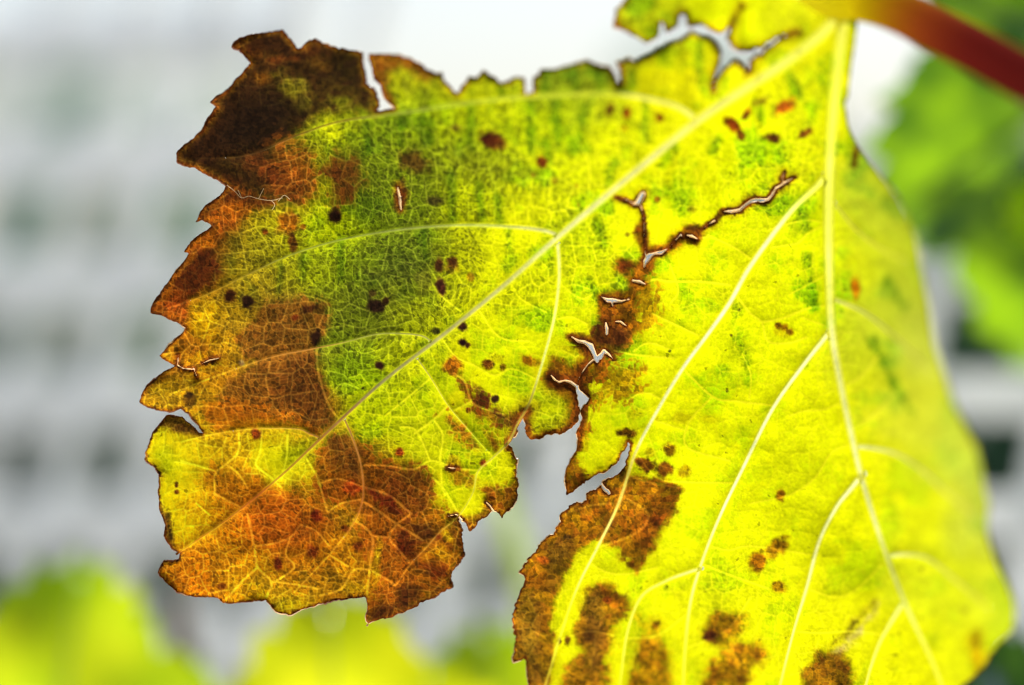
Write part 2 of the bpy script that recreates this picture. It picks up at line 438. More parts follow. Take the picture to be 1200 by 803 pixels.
# smaller drawn veins (relief and colour in the blade only)
TERT = [
 ([(337,510),(336,535),(330,560)],2.4),([(307,504),(305,530),(300,545),(318,560),(330,572)],2.6),([(280,508),(279,530),(265,544),(252,556),(252,580)],2.4),([(265,544),(280,556),(290,572)],2.4),
 ([(228,545),(205,541)],1.6),([(252,552),(228,545),(212,540)],2.2),([(356,532),(372,560),(378,580),(384,600)],2.6),([(376,566),(396,561),(424,570)],2.2),([(424,570),(455,580),(470,592),(482,602)],2.8),
 ([(425,587),(445,600),(465,614),(495,633)],3.0),([(465,614),(456,630),(468,645)],2.6),([(482,602),(465,614)],2.4),([(414,608),(436,628),(434,660),(430,700)],3.0),([(436,628),(456,630)],2.4),([(468,645),(480,660)],2.4),
 ([(434,668),(455,680),(463,686)],2.6),([(434,668),(415,668),(400,690),(375,698)],2.6),([(386,650),(408,664)],2.2),([(384,600),(400,590),(424,585)],2),
 ([(290,603),(298,640),(302,665),(318,682),(312,700)],3.0),([(302,665),(285,680),(265,702)],2.8),([(298,640),(320,637),(340,630),(352,615)],2.2),([(340,630),(335,650),(345,665),(322,682)],2.2),([(352,615),(370,622),(386,640)],2.2),
 ([(250,578),(285,596)],2.4),([(230,590),(246,604)],1.8),([(318,682),(340,684),(372,690)],2.2),
 ([(371,408),(373,436),(384,472),(396,490)],2.6),([(385,467),(400,450),(420,455)],2.0),([(505,443),(480,464),(452,487)],2.2),([(525,475),(508,492),(486,508)],2.6),([(508,492),(519,510),(517,545),(545,550),(560,551)],2.6),
 ([(427,545),(455,546),(485,550),(504,540),(524,545)],2.4),([(504,540),(488,505),(470,500)],2.2),([(531,437),(545,448),(552,470),(565,478),(590,486)],2.6),([(552,470),(538,478),(527,482)],2.4),([(520,400),(534,418),(555,428)],2.2),([(555,428),(580,440),(600,432),(630,445)],2.0),
 ([(507,560),(520,573),(536,600)],2.8),([(517,545),(518,570),(522,580)],2.0),
 ([(630,268),(627,290),(635,300)],1.8),([(653,330),(680,350),(695,345)],2.2),([(648,375),(670,372),(688,380)],2.0),([(598,330),(610,350),(640,366)],2.0),([(560,362),(585,395),(620,400)],2.2),([(565,265),(550,300),(560,330),(590,333)],1.8),
 ([(470,270),(460,300),(470,320),(500,325),(515,345),(540,365)],2.2),([(420,278),(425,310),(450,325),(470,345),(490,350)],2.4),([(405,328),(425,338),(433,345)],2.2),([(345,298),(365,330),(385,345),(400,330)],2.2),
 ([(300,318),(310,340),(320,345)],1.8),([(352,345),(383,355),(384,380)],1.8),([(345,265),(365,240),(340,225)],2.0),([(398,280),(380,262),(345,240)],2.8),
 ([(370,145),(372,170),(378,190),(390,210)],2.6),([(372,170),(400,175),(420,160)],2.0),([(383,150),(372,142),(360,130),(352,118)],2.0),([(420,140),(440,170),(430,200),(450,225),(465,262)],2.0),([(500,130),(510,160),(530,190),(520,230),(535,262)],1.6),([(600,115),(605,150),(590,190),(600,230),(605,262)],1.6),([(680,112),(670,150),(690,190),(690,230)],1.6),
 ([(820,330),(855,334)],3.2),([(780,330),(800,330),(822,330)],3.0),([(748,337),(765,328),(785,330)],2.6),([(830,276),(860,290),(882,305)],2.4),([(795,282),(830,278)],2.0),([(785,310),(795,340),(786,355)],1.8),([(818,393),(790,380),(765,368)],2.2),([(786,410),(760,402),(742,412)],2.0),([(720,411),(745,416),(790,420)],2.4),
 ([(862,345),(880,368),(893,378),(900,400),(925,402),(945,395)],2.6),([(893,378),(920,372),(945,362),(968,358)],2.6),([(855,355),(838,375)],1.6),([(800,432),(835,465),(860,470),(905,475)],2.6),([(835,465),(815,485),(805,500),(806,525),(855,540)],2.2),([(780,470),(755,460),(735,470)],2.0),([(765,492),(790,500),(806,505)],2.0),([(745,530),(770,560),(800,565),(860,566)],2.0),
 ([(870,415),(880,440),(878,468)],1.8),([(975,385),(940,372)],1.8),([(972,260),(945,275),(935,285),(905,290)],2.0),([(900,270),(925,262),(948,258),(970,262)],1.8),([(972,320),(945,335),(925,345)],1.8),
 ([(990,470),(965,480),(940,482),(925,488)],2.2),([(1000,520),(975,530),(955,560),(925,580),(880,590)],2.0),([(985,455),(1010,440),(1030,415)],2.2),([(1003,500),(1025,485),(1050,460)],2.2),
 ([(735,585),(760,603),(745,625),(705,640)],3.2),([(732,555),(762,566),(795,572)],2.8),([(830,640),(855,645),(880,640),(950,650)],2.0),([(805,720),(770,745),(735,748)],2.0),([(820,660),(850,672),(900,690)],2.2),([(803,760),(850,740),(880,700)],1.8),([(945,690),(980,700),(1005,690),(1035,660)],2.0),([(930,740),(960,742),(1000,740),(1040,745)],2.2),
 ([(655,750),(690,740),(720,745)],1.8),([(690,660),(715,672),(740,672),(770,665)],2.2),([(660,735),(640,745),(625,740)],1.6),([(690,580),(670,597),(655,612)],2.6),([(718,590),(695,592),(668,600)],2.6),
]
tert = np.full((NY, NX), CAP, np.float32)
for pts, w in TERT:
    c = catmull(pts, 4)
    line_field(c, np.full(len(c), w * 0.8), cap=20, out=tert)

for _, _, nm, c, w in VC:
    line_field(c, w * 0.6, cap=20, out=tert)

# ---- nested net of small veins: three Voronoi levels, the finer ones inside the coarser
wx = PX + (fbm(60, 21, 2) - 0.5) * 20
wy = PY + (fbm(60, 22, 2) - 0.5) * 20

def hsh(i, j, s):
    n = (i.astype(np.int64) * 374761393 + j.astype(np.int64) * 668265263 + s * 974634211) & 0xFFFFFFFF
    n = ((n ^ (n >> 13)) * 1274126177) & 0xFFFFFFFF
    n = (n ^ (n >> 16)) & 0xFFFFFFFF
    return n
def h01(i, j, s): return (hsh(i, j, s) % 65536).astype(np.float32) / 65536.0

def voro(x, y, cell, seed, jit=0.8, parent=None, pfun=None):
    """id of the nearest seed, its distance and the distance to the cell wall"""
    u = x / cell; v = y / cell
    iu = np.floor(u).astype(np.int32); iv = np.floor(v).astype(np.int32)
    best = np.full(u.shape, 1e9, np.float32); bx = np.zeros_like(best); by = np.zeros_like(best); bid = np.zeros(u.shape, np.int64)
    seeds = []
    for dj in (-1, 0, 1):
        for di in (-1, 0, 1):
            ci, cj = iu + di, iv + dj
            sx = ci + 0.5 + jit * (h01(ci, cj, seed) - 0.5); sy = cj + 0.5 + jit * (h01(ci, cj, seed + 1) - 0.5)
            d = (sx - u) ** 2 + (sy - v) ** 2
            if parent is not None: d = np.where(pfun(ci, cj) == parent, d, 1e6)
            m = d < best
            best = np.where(m, d, best); bx = np.where(m, sx, bx); by = np.where(m, sy, by)
            bid = np.where(m, hsh(ci, cj, seed + 7), bid)
            seeds.append((sx.astype(np.float32), sy.astype(np.float32), d < 1e5))
    edge = np.full(u.shape, 9.0, np.float32)
    for sx, sy, ok in seeds:
        ex, ey = sx - bx, sy - by
        l2 = ex * ex + ey * ey
        e = ((sx + bx) * 0.5 - u) * ex + ((sy + by) * 0.5 - v) * ey
        e = np.where((l2 > 1e-6) & ok, e / np.sqrt(np.maximum(l2, 1e-6)), 9.0)
        edge = np.minimum(edge, e)
    return bid, np.sqrt(np.minimum(best, 4)) * cell, np.clip(edge, 0, 2) * cell

CA, CB, CCC = 24.0, 8.8, 3.6
idA, _, eA = voro(wx, wy, CA, 101, 0.66)
def parent_table(cell, seed, jit, pf):
    """parent id of each seed, tabulated over the seed lattice"""
    i0, i1 = int(wx.min() / cell) - 3, int(wx.max() / cell) + 3
    j0, j1 = int(wy.min() / cell) - 3, int(wy.max() / cell) + 3
    II, JJ = np.meshgrid(np.arange(i0, i1 + 1), np.arange(j0, j1 + 1))
    sx = (II + 0.5 + jit * (h01(II, JJ, seed) - 0.5)) * cell; sy = (JJ + 0.5 + jit * (h01(II, JJ, seed + 1) - 0.5)) * cell
    T = pf(sx.astype(np.float32), sy.astype(np.float32))
    return lambda ci, cj: T[np.clip(cj - j0, 0, T.shape[0] - 1), np.clip(ci - i0, 0, T.shape[1] - 1)]
pB = parent_table(CB, 202, 0.66, lambda x, y: voro(x, y, CA, 101, 0.66)[0])
idB, _, eB = voro(wx, wy, CB, 202, 0.66, idA, pB)
pC = parent_table(CCC, 303, 0.8, lambda x, y: voro(x, y, CB, 202, 0.66, voro(x, y, CA, 101, 0.66)[0], pB)[0])
idC, rC, eC = voro(wx, wy, CCC, 303, 0.8, idB, pC)
rndA = (idA % 4093).astype(np.float32) / 4093.0
rndB = (idB % 4093).astype(np.float32) / 4093.0
rndC = (idC % 4093).astype(np.float32) / 4093.0

# ---- colour of the healthy tissue: control points, brightness set against uneven sunlight (x, y, r, g, b)
CP = [(460,90,167,167,10),(560,100,160,164,4),(650,100,121,136,15),(700,95,163,174,20),(720,150,191,195,0),(480,140,116,134,6),(560,140,169,185,0),(640,150,174,187,0),(780,90,220,210,0),(760,20,202,207,10),
(700,20,162,166,10),(860,20,246,250,0),(900,90,203,198,0),(800,180,210,210,0),(920,20,214,214,10),(430,180,100,114,10),(500,200,105,117,10),(560,200,110,120,10),(640,210,180,186,5),(700,200,199,203,0),
(330,200,100,80,10),(390,160,136,146,4),(340,110,100,90,14),(290,120,70,45,14),(250,170,60,38,14),(310,60,80,45,14),(340,260,189,174,10),(300,290,133,124,15),(400,270,181,197,0),(450,230,83,98,10),
(470,255,101,119,10),(550,240,173,183,0),(620,240,200,204,0),(250,260,150,90,12),(300,330,149,126,15),(360,320,157,166,10),(420,310,93,110,15),(480,310,70,83,20),(540,300,163,167,5),(600,300,242,247,0),
(230,310,140,70,12),(270,370,153,116,15),(240,370,193,140,5),(340,380,150,112,28),(400,360,100,112,15),(450,350,98,104,20),(500,360,174,180,10),(560,350,194,198,0),(620,320,162,172,0),(200,360,140,65,12),
(250,430,223,144,14),(200,455,171,123,15),(300,410,168,112,24),(340,450,140,92,22),(420,400,95,105,15),(430,440,159,176,5),(480,420,145,154,5),(520,440,247,241,0),(480,480,199,210,5),(440,490,173,187,0),
(500,520,200,204,5),(590,400,228,234,0),(600,450,235,241,0),(640,330,201,206,0),(690,280,167,180,0),(700,320,194,203,0),(680,360,228,233,0),(640,490,175,183,10),(650,400,227,232,0),(200,540,250,238,5),
(210,590,250,222,5),(230,540,210,178,10),(250,520,206,155,10),(280,560,207,131,10),(330,540,250,242,5),(300,520,212,164,10),(370,520,158,150,10),(250,600,222,150,10),(220,680,221,135,10),(260,650,228,143,10),
(300,680,231,176,10),(330,700,207,175,10),(350,620,217,124,14),(400,660,182,124,10),(300,600,215,112,10),(400,560,195,127,15),(430,650,235,172,10),(470,640,195,130,10),(500,640,200,150,10),(440,560,175,115,14),
(540,580,226,226,0),(580,560,202,202,0),(340,480,190,105,12),(280,480,192,120,12),(880,130,250,250,0),(940,120,200,205,0),(960,60,221,216,0),(850,210,220,224,0),(900,200,178,195,0),(950,180,206,206,0),
(820,320,243,243,0),(740,270,242,242,0),(900,260,229,234,0),(940,260,224,238,0),(950,310,250,250,0),(880,350,236,236,0),(930,380,250,250,0),(952,350,231,247,0),(760,360,230,230,0),(840,420,250,250,0),
(720,500,250,250,0),(700,540,250,250,0),(780,450,250,250,0),(872,410,228,237,0),(905,430,240,240,0),(920,480,250,250,0),(800,520,250,250,0),(860,500,250,250,0),(900,550,250,250,0),(960,480,250,250,0),
(940,540,229,230,0),(680,670,225,225,0),(720,670,250,250,0),(780,640,235,235,0),(830,620,250,250,0),(860,700,223,223,0),(842,690,204,209,0),(780,720,236,232,0),(900,700,243,239,0),(980,650,250,250,0),
(1000,560,250,250,0),(960,720,229,225,0),(1010,230,235,247,40),(1030,260,203,216,42),(1050,320,222,235,44),(1000,300,250,250,12),(1040,380,231,242,50),(1080,400,230,236,68),(1020,450,250,250,20),(1060,480,250,250,48),  # right margin points are paled: veiling glare painted into the tissue colour
(1100,520,228,233,58),(1140,600,199,208,58),(1080,600,250,250,12),(1050,550,250,250,10),(1100,680,245,250,20),(1160,700,230,235,30),(1060,780,228,224,0),(1120,760,230,230,10),(1010,400,223,231,28),(900,820,245,241,0),
(750,850,240,238,0),(1000,900,240,238,0)]
CPa = np.array(CP, float)
CPa[(CPa[:, 0] > 620), 2] *= 0.975
CPa[(CPa[:, 0] < 600) & (CPa[:, 1] < 390), 2:4] *= 0.93
rust = (CPa[:, 0] > 215) & (CPa[:, 0] < 485) & (CPa[:, 1] > 570)
CPa[rust, 3] *= 0.84; CPa[rust, 2] *= 0.97                        # the dying lobe is rustier between its veins
cx = np.arange(X0, X1 + 8, 8); cy = np.arange(Y0, Y1 + 8, 8)
GX, GY = np.meshgrid(cx, cy)
num = np.zeros(GX.shape + (3,)); den = np.zeros(GX.shape)
for r in CPa:
    d2 = (GX - r[0]) ** 2 + (GY - r[1]) ** 2
    w = np.exp(-d2 / (2 * 24 ** 2)) + 1e-4 / (1 + d2 / 900.0) ** 1.5
    num += w[..., None] * r[2:]; den += w
coarse = num / den[..., None]
def bil(field, fx, fy, ox, oy, h):
    u = np.clip((fx - ox) / h, 0, field.shape[1] - 1.001); v = np.clip((fy - oy) / h, 0, field.shape[0] - 1.001)
    i = np.floor(u).astype(int); j = np.floor(v).astype(int); fu = u - i; fv = v - j
    if field.ndim == 3: fu = fu[..., None]; fv = fv[..., None]
    return (field[j, i] * (1 - fu) + field[j, i + 1] * fu) * (1 - fv) + (field[j + 1, i] * (1 - fu) + field[j + 1, i + 1] * fu) * fv
jx = (fbm(30, 41, 3) - .5) * 34; jy = (fbm(30, 42, 3) - .5) * 34
COL = bil(coarse, PX + jx, PY + jy, X0, Y0, 8.0).astype(np.float32)

def blend(col, mask, target):
    m = np.clip(mask, 0, 1)[..., None]
    return col * (1 - m) + np.asarray(target, np.float32) * m

def grow(sdf, feather, nscale=9.0, namp=7.0, seed=1, grain=0.0):
    """a ragged mask from a polygon's signed distance; grain breaks its rim up along the net"""
    n = (fbm(nscale, seed, 3) - .5) * 2 * namp
    gterm = grain * ((rndC - .5) * 1.3 + (rndB - .5) * 1.2) * 6.0
    return sstep(-feather, feather, sdf + n + gterm)

# chlorophyll left in wisps
wisp = sstep(0.50, 0.74, fbm(34, 51, 4)) * (0.5 + 0.5 * sstep(520, 420, PY) * sstep(560, 640, PX))
COL = COL * (1 - wisp[..., None] * np.array([0.26, 0.11, 0.0], np.float32))
mott = fbm(13, 57, 3)
COL = COL * (0.93 + 0.14 * mott)[..., None]
SHADE_STREAK = [((551,126),(552,172),9),((496,134),(499,170),8),((503,140),(504,165),6),((621,120),(622,176),9),((651,120),(654,172),8),((686,124),(679,165),9),((757,124),(755,162),10),((790,172),(776,194),9),((925,88),(936,114),9),((887,124),(893,143),12),
 ((582,230),(586,260),7),((596,272),(597,292),6),((497,270),(499,304),7),((399,284),(400,326),5),((356,300),(355,326),6),((329,312),(326,342),5),((700,262),(708,284),9),((640,84),(638,106),7),((672,80),(674,104),8),((450,96),(452,124),9),((470,140),(468,168),7),((430,150),(432,178),8),((528,205),(530,256),8),((560,215),(565,255),6),((640,168),(643,190),8),((590,84),(588,108),6),((700,88),(704,106),8),((740,76),(742,104),7),((820,52),(821,104),6),((720,190),(712,214),9),((842,160),(836,178),8),((938,240),(944,268),10),((945,300),(955,360),9),((1022,400),(1046,446),8),((1046,446),(1066,480),8),((1040,330),(1060,360),9),((690,330),(700,350),12),((866,400),(876,425),10),((858,352),(864,366),9)]
for (a, b, w) in SHADE_STREAK:  # shade of puckers and small veins, painted in as dark green
    f = line_field([a, b], [w * .7, w * .4], cap=16)
    m = sstep(8, -4, f + (fbm(11, 61, 3) - .5) * 9) * 0.74
    COL = COL * (1 - m[..., None]) + COL * np.array([0.50, 0.66, 0.5], np.float32) * m[..., None]

# ---- dead patches: polygon, colour, feather, grain, opacity
PATCH = [  # the upper left corner also has its shade painted into the brown
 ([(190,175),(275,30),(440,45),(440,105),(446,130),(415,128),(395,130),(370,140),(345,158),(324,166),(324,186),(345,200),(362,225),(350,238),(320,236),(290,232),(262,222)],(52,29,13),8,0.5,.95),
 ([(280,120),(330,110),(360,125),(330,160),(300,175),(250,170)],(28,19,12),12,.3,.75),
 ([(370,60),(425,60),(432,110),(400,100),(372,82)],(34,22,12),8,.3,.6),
 ([(320,168),(348,162),(366,190),(374,226),(352,240),(318,226),(310,196)],(120,58,14),8,1.4,.8),
 ([(395,180),(415,185),(426,210),(412,236),(396,250),(388,238),(392,215),(380,200)],(78,34,12),7,0.9,.9),
 ([(430,60),(472,62),(503,78),(512,90),(498,92),(470,78),(456,84),(455,104),(462,128),(444,104)],(108,54,12),4,0.3,.9),
 ([(262,215),(322,238),(296,246),(282,262),(262,278),(247,293),(255,315),(245,335),(225,352),(214,388),(165,372),(200,300),(220,240)],(138,62,12),6,0.4,.9),
 ([(215,302),(250,288),(260,318),(242,346),(216,346),(205,332)],(66,28,12),6,0.5,.85),
 ([(236,236),(268,222),(318,236),(300,243),(262,240),(240,252)],(74,34,12),5,0.4,.85),
 ([(170,366),(186,346),(220,342),(216,360),(214,384)],(128,50,12),6,0.3,.85),
 ([(312,356),(345,349),(383,353),(384,380),(371,408),(375,442),(386,476),(395,495),(372,509),(350,497),(320,494),(290,490),(262,482),(255,466),(268,446),(300,425),(282,412),(276,398),(292,384),(302,366)],(122,68,20),3,0.55,.86),
 ([(334,424),(366,412),(374,442),(385,474),(394,494),(370,504),(345,482),(322,470),(318,446)],(98,52,16),6,0.6,.8),
 ([(240,466),(300,476),(350,490),(372,508),(330,500),(290,500),(255,504),(238,492)],(186,92,10),5,0.9,.7),
 ([(178,495),(202,486),(226,498),(238,512),(216,508),(196,503)],(70,36,14),4,0.3,.9),
 ([(232,480),(300,470),(260,500)],(170,90,12),6,0.8,.6),
 ([(200,412),(214,388),(238,402),(250,420),(226,432),(200,430),(184,440),(170,462),(196,440),(214,436)],(150,78,14),5,0.4,.7),
 ([(184,590),(198,604),(203,632),(196,640),(190,620)],(38,20,10),3,0,.95),
 ([(250,545),(300,560),(330,572),(300,600),(262,590),(236,560)],(160,78,10),8,1.5,.6),
 ([(292,592),(345,570),(380,580),(385,612),(350,640),(320,650),(300,630)],(150,66,12),10,1.5,.66),
 ([(310,655),(340,640),(372,650),(360,690),(325,690)],(170,96,12),9,1.6,.5),
 ([(386,512),(410,508),(430,516),(446,541),(476,546),(497,546),(507,562),(508,588),(526,604),(536,607),(541,625),(543,650),(530,668),(532,686),(508,703),(462,724),(428,736),(428,712),(442,700),(446,676),(430,650),(415,640),(424,610),(405,590),(378,585),(366,560),(372,535)],(128,52,12),5,1.2,.72),
 ([(386,514),(408,508),(424,530),(424,560),(400,552),(385,535)],(84,46,16),5,0.8,.7),
 ([(455,548),(497,548),(505,565),(505,590),(490,610),(470,590),(450,572)],(100,46,14),6,0.7,.7),
 ([(430,572),(446,576),(462,587),(477,606),(464,604),(446,592)],(92,22,12),3,0.2,.9),
 ([(462,622),(474,620),(482,630),(495,634),(495,648),(482,656),(470,646)],(70,22,10),4,0.2,.88),
 ([(478,612),(500,614),(512,620),(508,632),(494,634)],(62,30,14),5,0.3,.85),
 ([(512,628),(520,630),(531,643),(526,646)],(84,24,10),3,0.2,.9),
 ([(466,690),(480,684),(492,690),(492,706),(472,714)],(60,28,12),5,0.4,.85),
 ([(432,720),(446,706),(470,712),(500,700),(530,680),(532,690),(462,724),(430,734)],(58,28,12),5,0.3,.9),
 ([(488,662),(505,656),(526,664),(528,676),(510,678)],(88,30,10),4,0.3,.85),
 ([(534,606),(542,622),(546,650),(538,650),(530,626)],(62,26,12),3,0.2,.85),
 ([(560,572),(575,567),(590,572),(606,560),(609,586),(598,601),(585,607),(577,601),(561,612),(550,624),(540,608),(562,598),(567,582)],(122,56,12),4,0.4,.92),
 ([(530,552),(548,552),(556,566),(548,574),(534,566)],(140,72,12),4,0.8,.8),
 ([(536,443),(546,446),(556,462),(574,474),(566,480),(548,472),(538,456)],(112,52,14),4,0.9,.9),
 ([(556,452),(566,458),(580,474),(570,478),(558,468)],(72,30,16),4,0.5,.9),
 ([(516,486),(526,482),(546,500),(560,514),(564,526),(554,528),(540,514),(526,502)],(146,76,12),4,1.0,.86),
 ([(552,478),(566,478),(584,486),(592,500),(584,502),(572,492),(560,490)],(110,48,12),4,0.7,.9),
 ([(566,500),(574,500),(584,520),(582,530),(574,522)],(122,60,12),3,0.6,.9),
 ([(578,482),(592,482),(608,490),(606,502),(594,502)],(64,32,16),4,0.5,.9),
 ([(613,418),(626,420),(634,426),(628,430),(616,426)],(176,96,12),3,0.4,.85),
 ([(648,418),(668,426),(684,420),(680,402),(690,404),(696,414),(686,434),(677,452),(680,480),(678,500),(664,500),(666,480),(660,466),(644,456),(634,444)],(112,52,12),5,0.6,.94),
 ([(698,346),(708,342),(734,340),(738,318),(723,314),(725,305),(744,306),(753,300),(748,286),(743,272),(751,262),(759,275),(760,288),(779,284),(789,274),(804,265),(816,264),(823,276),(815,286),(801,284),(787,296),(771,302),(764,316),(758,332),(748,346),(744,360),(747,380),(738,402),(718,404),(690,404),(674,397),(694,390),(704,380),(701,360)],(132,62,12),4,0.35,.96),
 ([(722,306),(736,304),(742,312),(734,322),(724,318)],(92,34,12),3,0.2,.8),
 ([(800,264),(818,263),(824,275),(816,284)],(70,34,14),3,0.2,.9),
 ([(698,378),(724,372),(740,382),(738,404),(722,418),(704,420),(692,404)],(72,34,14),5,0.5,.9),
 ([(744,332),(760,330),(772,344),(778,364),(762,384),(748,400),(742,376)],(170,104,10),6,2.2,.72),
 ([(698,424),(718,420),(708,440),(696,455),(690,470),(684,490),(692,506),(680,514),(674,502),(680,478),(674,458),(684,432)],(124,58,12),4,1.0,.94),
 ([(704,432),(730,424),(752,436),(748,458),(730,470),(710,474),(698,480),(694,466)],(150,88,10),6,2.4,.7),
 ([(668,536),(680,544),(690,557),(680,572),(664,582),(658,560)],(134,62,12),4,0.8,.95),
 ([(660,600),(676,586),(700,566),(722,556),(736,540),(742,556),(768,562),(798,570),(792,600),(774,618),(766,645),(746,670),(733,656),(718,643),(700,635),(682,643),(668,660),(658,682),(650,702),(645,735),(655,762),(640,812),(615,812),(596,777),(596,714),(606,690),(612,655),(636,630)],(138,72,12),4,0.4,.95),
 ([(640,640),(656,628),(672,632),(668,650),(650,668),(640,664)],(88,56,20),7,0.5,.6),
 ([(604,700),(622,690),(636,700),(634,740),(638,800),(618,806),(602,776)],(112,84,22),8,0.6,.6),
 ([(640,650),(662,640),(670,660),(656,690),(644,690)],(120,90,16),6,1.0,.5),
 ([(748,600),(790,590),(786,612),(766,632),(748,640),(742,620)],(120,56,12),6,0.4,.6),
 ([(674,702),(690,685),(706,682),(716,690),(736,700),(741,712),(726,726),(718,741),(723,756),(712,771),(716,812),(656,812),(664,780),(680,765),(671,741),(678,726)],(136,76,14),5,0.6,.93),
 ([(682,704),(700,692),(706,720),(704,760),(700,790),(684,780),(690,745)],(104,70,26),7,0.4,.6),
 ([(744,752),(766,746),(783,766),(788,812),(736,812),(744,776)],(156,90,12),7,0.6,.9),
 ([(742,726),(768,724),(774,742),(756,750)],(176,120,10),6,1.2,.55),
 ([(824,741),(840,716),(872,722),(868,741),(858,750),(886,754),(897,768),(882,786),(872,812),(818,812),(834,776),(850,761),(830,753)],(150,86,12),7,0.5,.92),
 ([(940,792),(958,764),(986,764),(1000,786),(998,818),(942,818)],(132,72,14),5,0.3,.92),
 ([(976,764),(1004,738),(1030,706),(1026,718),(1004,748),(984,768)],(196,170,110),3,0.2,.75),
 ([(974,756),(1000,728),(1024,706),(998,740)],(120,80,30),4,0.2,.6),
 ([(1136,742),(1148,740),(1152,764),(1150,790),(1140,786)],(206,140,0),6,0.2,.8),
]
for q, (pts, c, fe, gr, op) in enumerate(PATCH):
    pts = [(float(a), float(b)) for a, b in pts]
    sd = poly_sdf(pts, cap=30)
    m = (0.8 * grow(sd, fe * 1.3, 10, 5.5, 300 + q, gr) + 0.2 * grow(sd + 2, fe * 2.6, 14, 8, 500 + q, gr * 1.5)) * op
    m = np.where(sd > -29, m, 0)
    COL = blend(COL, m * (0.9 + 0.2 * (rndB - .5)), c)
for pts, w in ([[(757,302),(768,296),(783,291),(791,283),(798,275),(808,277),(822,269),(830,263),(838,258),(849,248),(867,246),(880,236),(900,234),(909,221),(931,208)], 5], [[(722,231),(742,240),(752,245),(754,262),(756,292)], 4], [[(670,395),(685,401),(696,412),(700,423)], 9], [[(646,440),(655,448),(674,453)], 9]):
    f = line_field(catmull(pts, 3), None, cap=14)
    COL = blend(COL, sstep(w, w * .3, f + (fbm(9, 63, 3) - .5) * w * 1.2) * .85, (96, 46, 12))
# re-grown lighter islands inside the dead parts
ISL = [((345,104),26,16,.5,(112,104,14),.75),((285,62),22,12,-.1,(96,46,16),.6),((365,58),16,8,.2,(84,40,14),.6),((272,196),20,10,.3,(66,48,14),.5),((318,205),16,12,0,(104,44,16),.6),((305,92),12,9,.2,(110,62,12),.8),((375,75),16,10,.3,(96,60,12),.6),((312,70),18,12,0,(92,56,14),.5),((400,118),14,8,0,(110,112,12),.7),((385,150),20,16,.4,(178,182,4),.75),((300,190),18,10,0,(96,44,14),.6),((350,205),16,14,0,(138,66,12),.7),
 ((330,70),18,5,-.1,(104,48,16),.7),((272,245),18,10,0,(176,88,12),.7),((244,285),16,8,-.4,(184,96,12),.8),((205,365),12,8,0,(160,76,14),.6),((238,368),16,24,.2,(222,164,6),.75),((247,395),14,9,0,(214,140,8),.6),((232,420),22,6,-.3,(214,150,8),.75),((192,458),18,9,.1,(170,130,12),.8),((250,437),20,6,-.4,(200,124,12),.6),
 ((322,540),24,22,.3,(222,216,4),.72),((345,535),16,12,0,(170,178,6),.6),((518,648),13,9,.6,(208,140,8),.8),((525,630),5,10,-.6,(210,160,8),.8),((442,655),5,22,.1,(214,178,8),.6),((500,650),16,9,.6,(196,120,8),.5),((415,690),18,9,0,(196,150,10),.7),((340,708),24,8,0,(196,166,10),.7),
 ((545,585),13,20,.2,(222,220,0),.85),((600,574),8,10,0,(222,218,0),.0),((660,408),14,9,.4,(225,228,0),.9),((640,478),22,18,.2,(205,210,4),.9),((715,540),14,14,0,(235,226,0),.8),((700,325),12,9,0,(210,216,0),.5),((660,758),10,22,.4,(238,236,0),.9),((672,715),9,26,.35,(238,238,0),.9),((690,668),12,28,.5,(238,238,0),.75),((725,705),12,8,.5,(172,92,10),.6),
 ((712,690),10,8,0,(150,70,10),.5),((720,760),9,24,.1,(236,236,0),.5),((650,790),5,26,.1,(226,222,0),.7),((640,770),8,30,0,(170,130,12),.4),((742,620),16,10,.5,(166,88,12),.6),((772,590),12,6,0,(176,96,12),.5),((703,600),18,6,-.5,(165,86,12),.6),((620,760),7,30,0,(130,100,20),.5)]
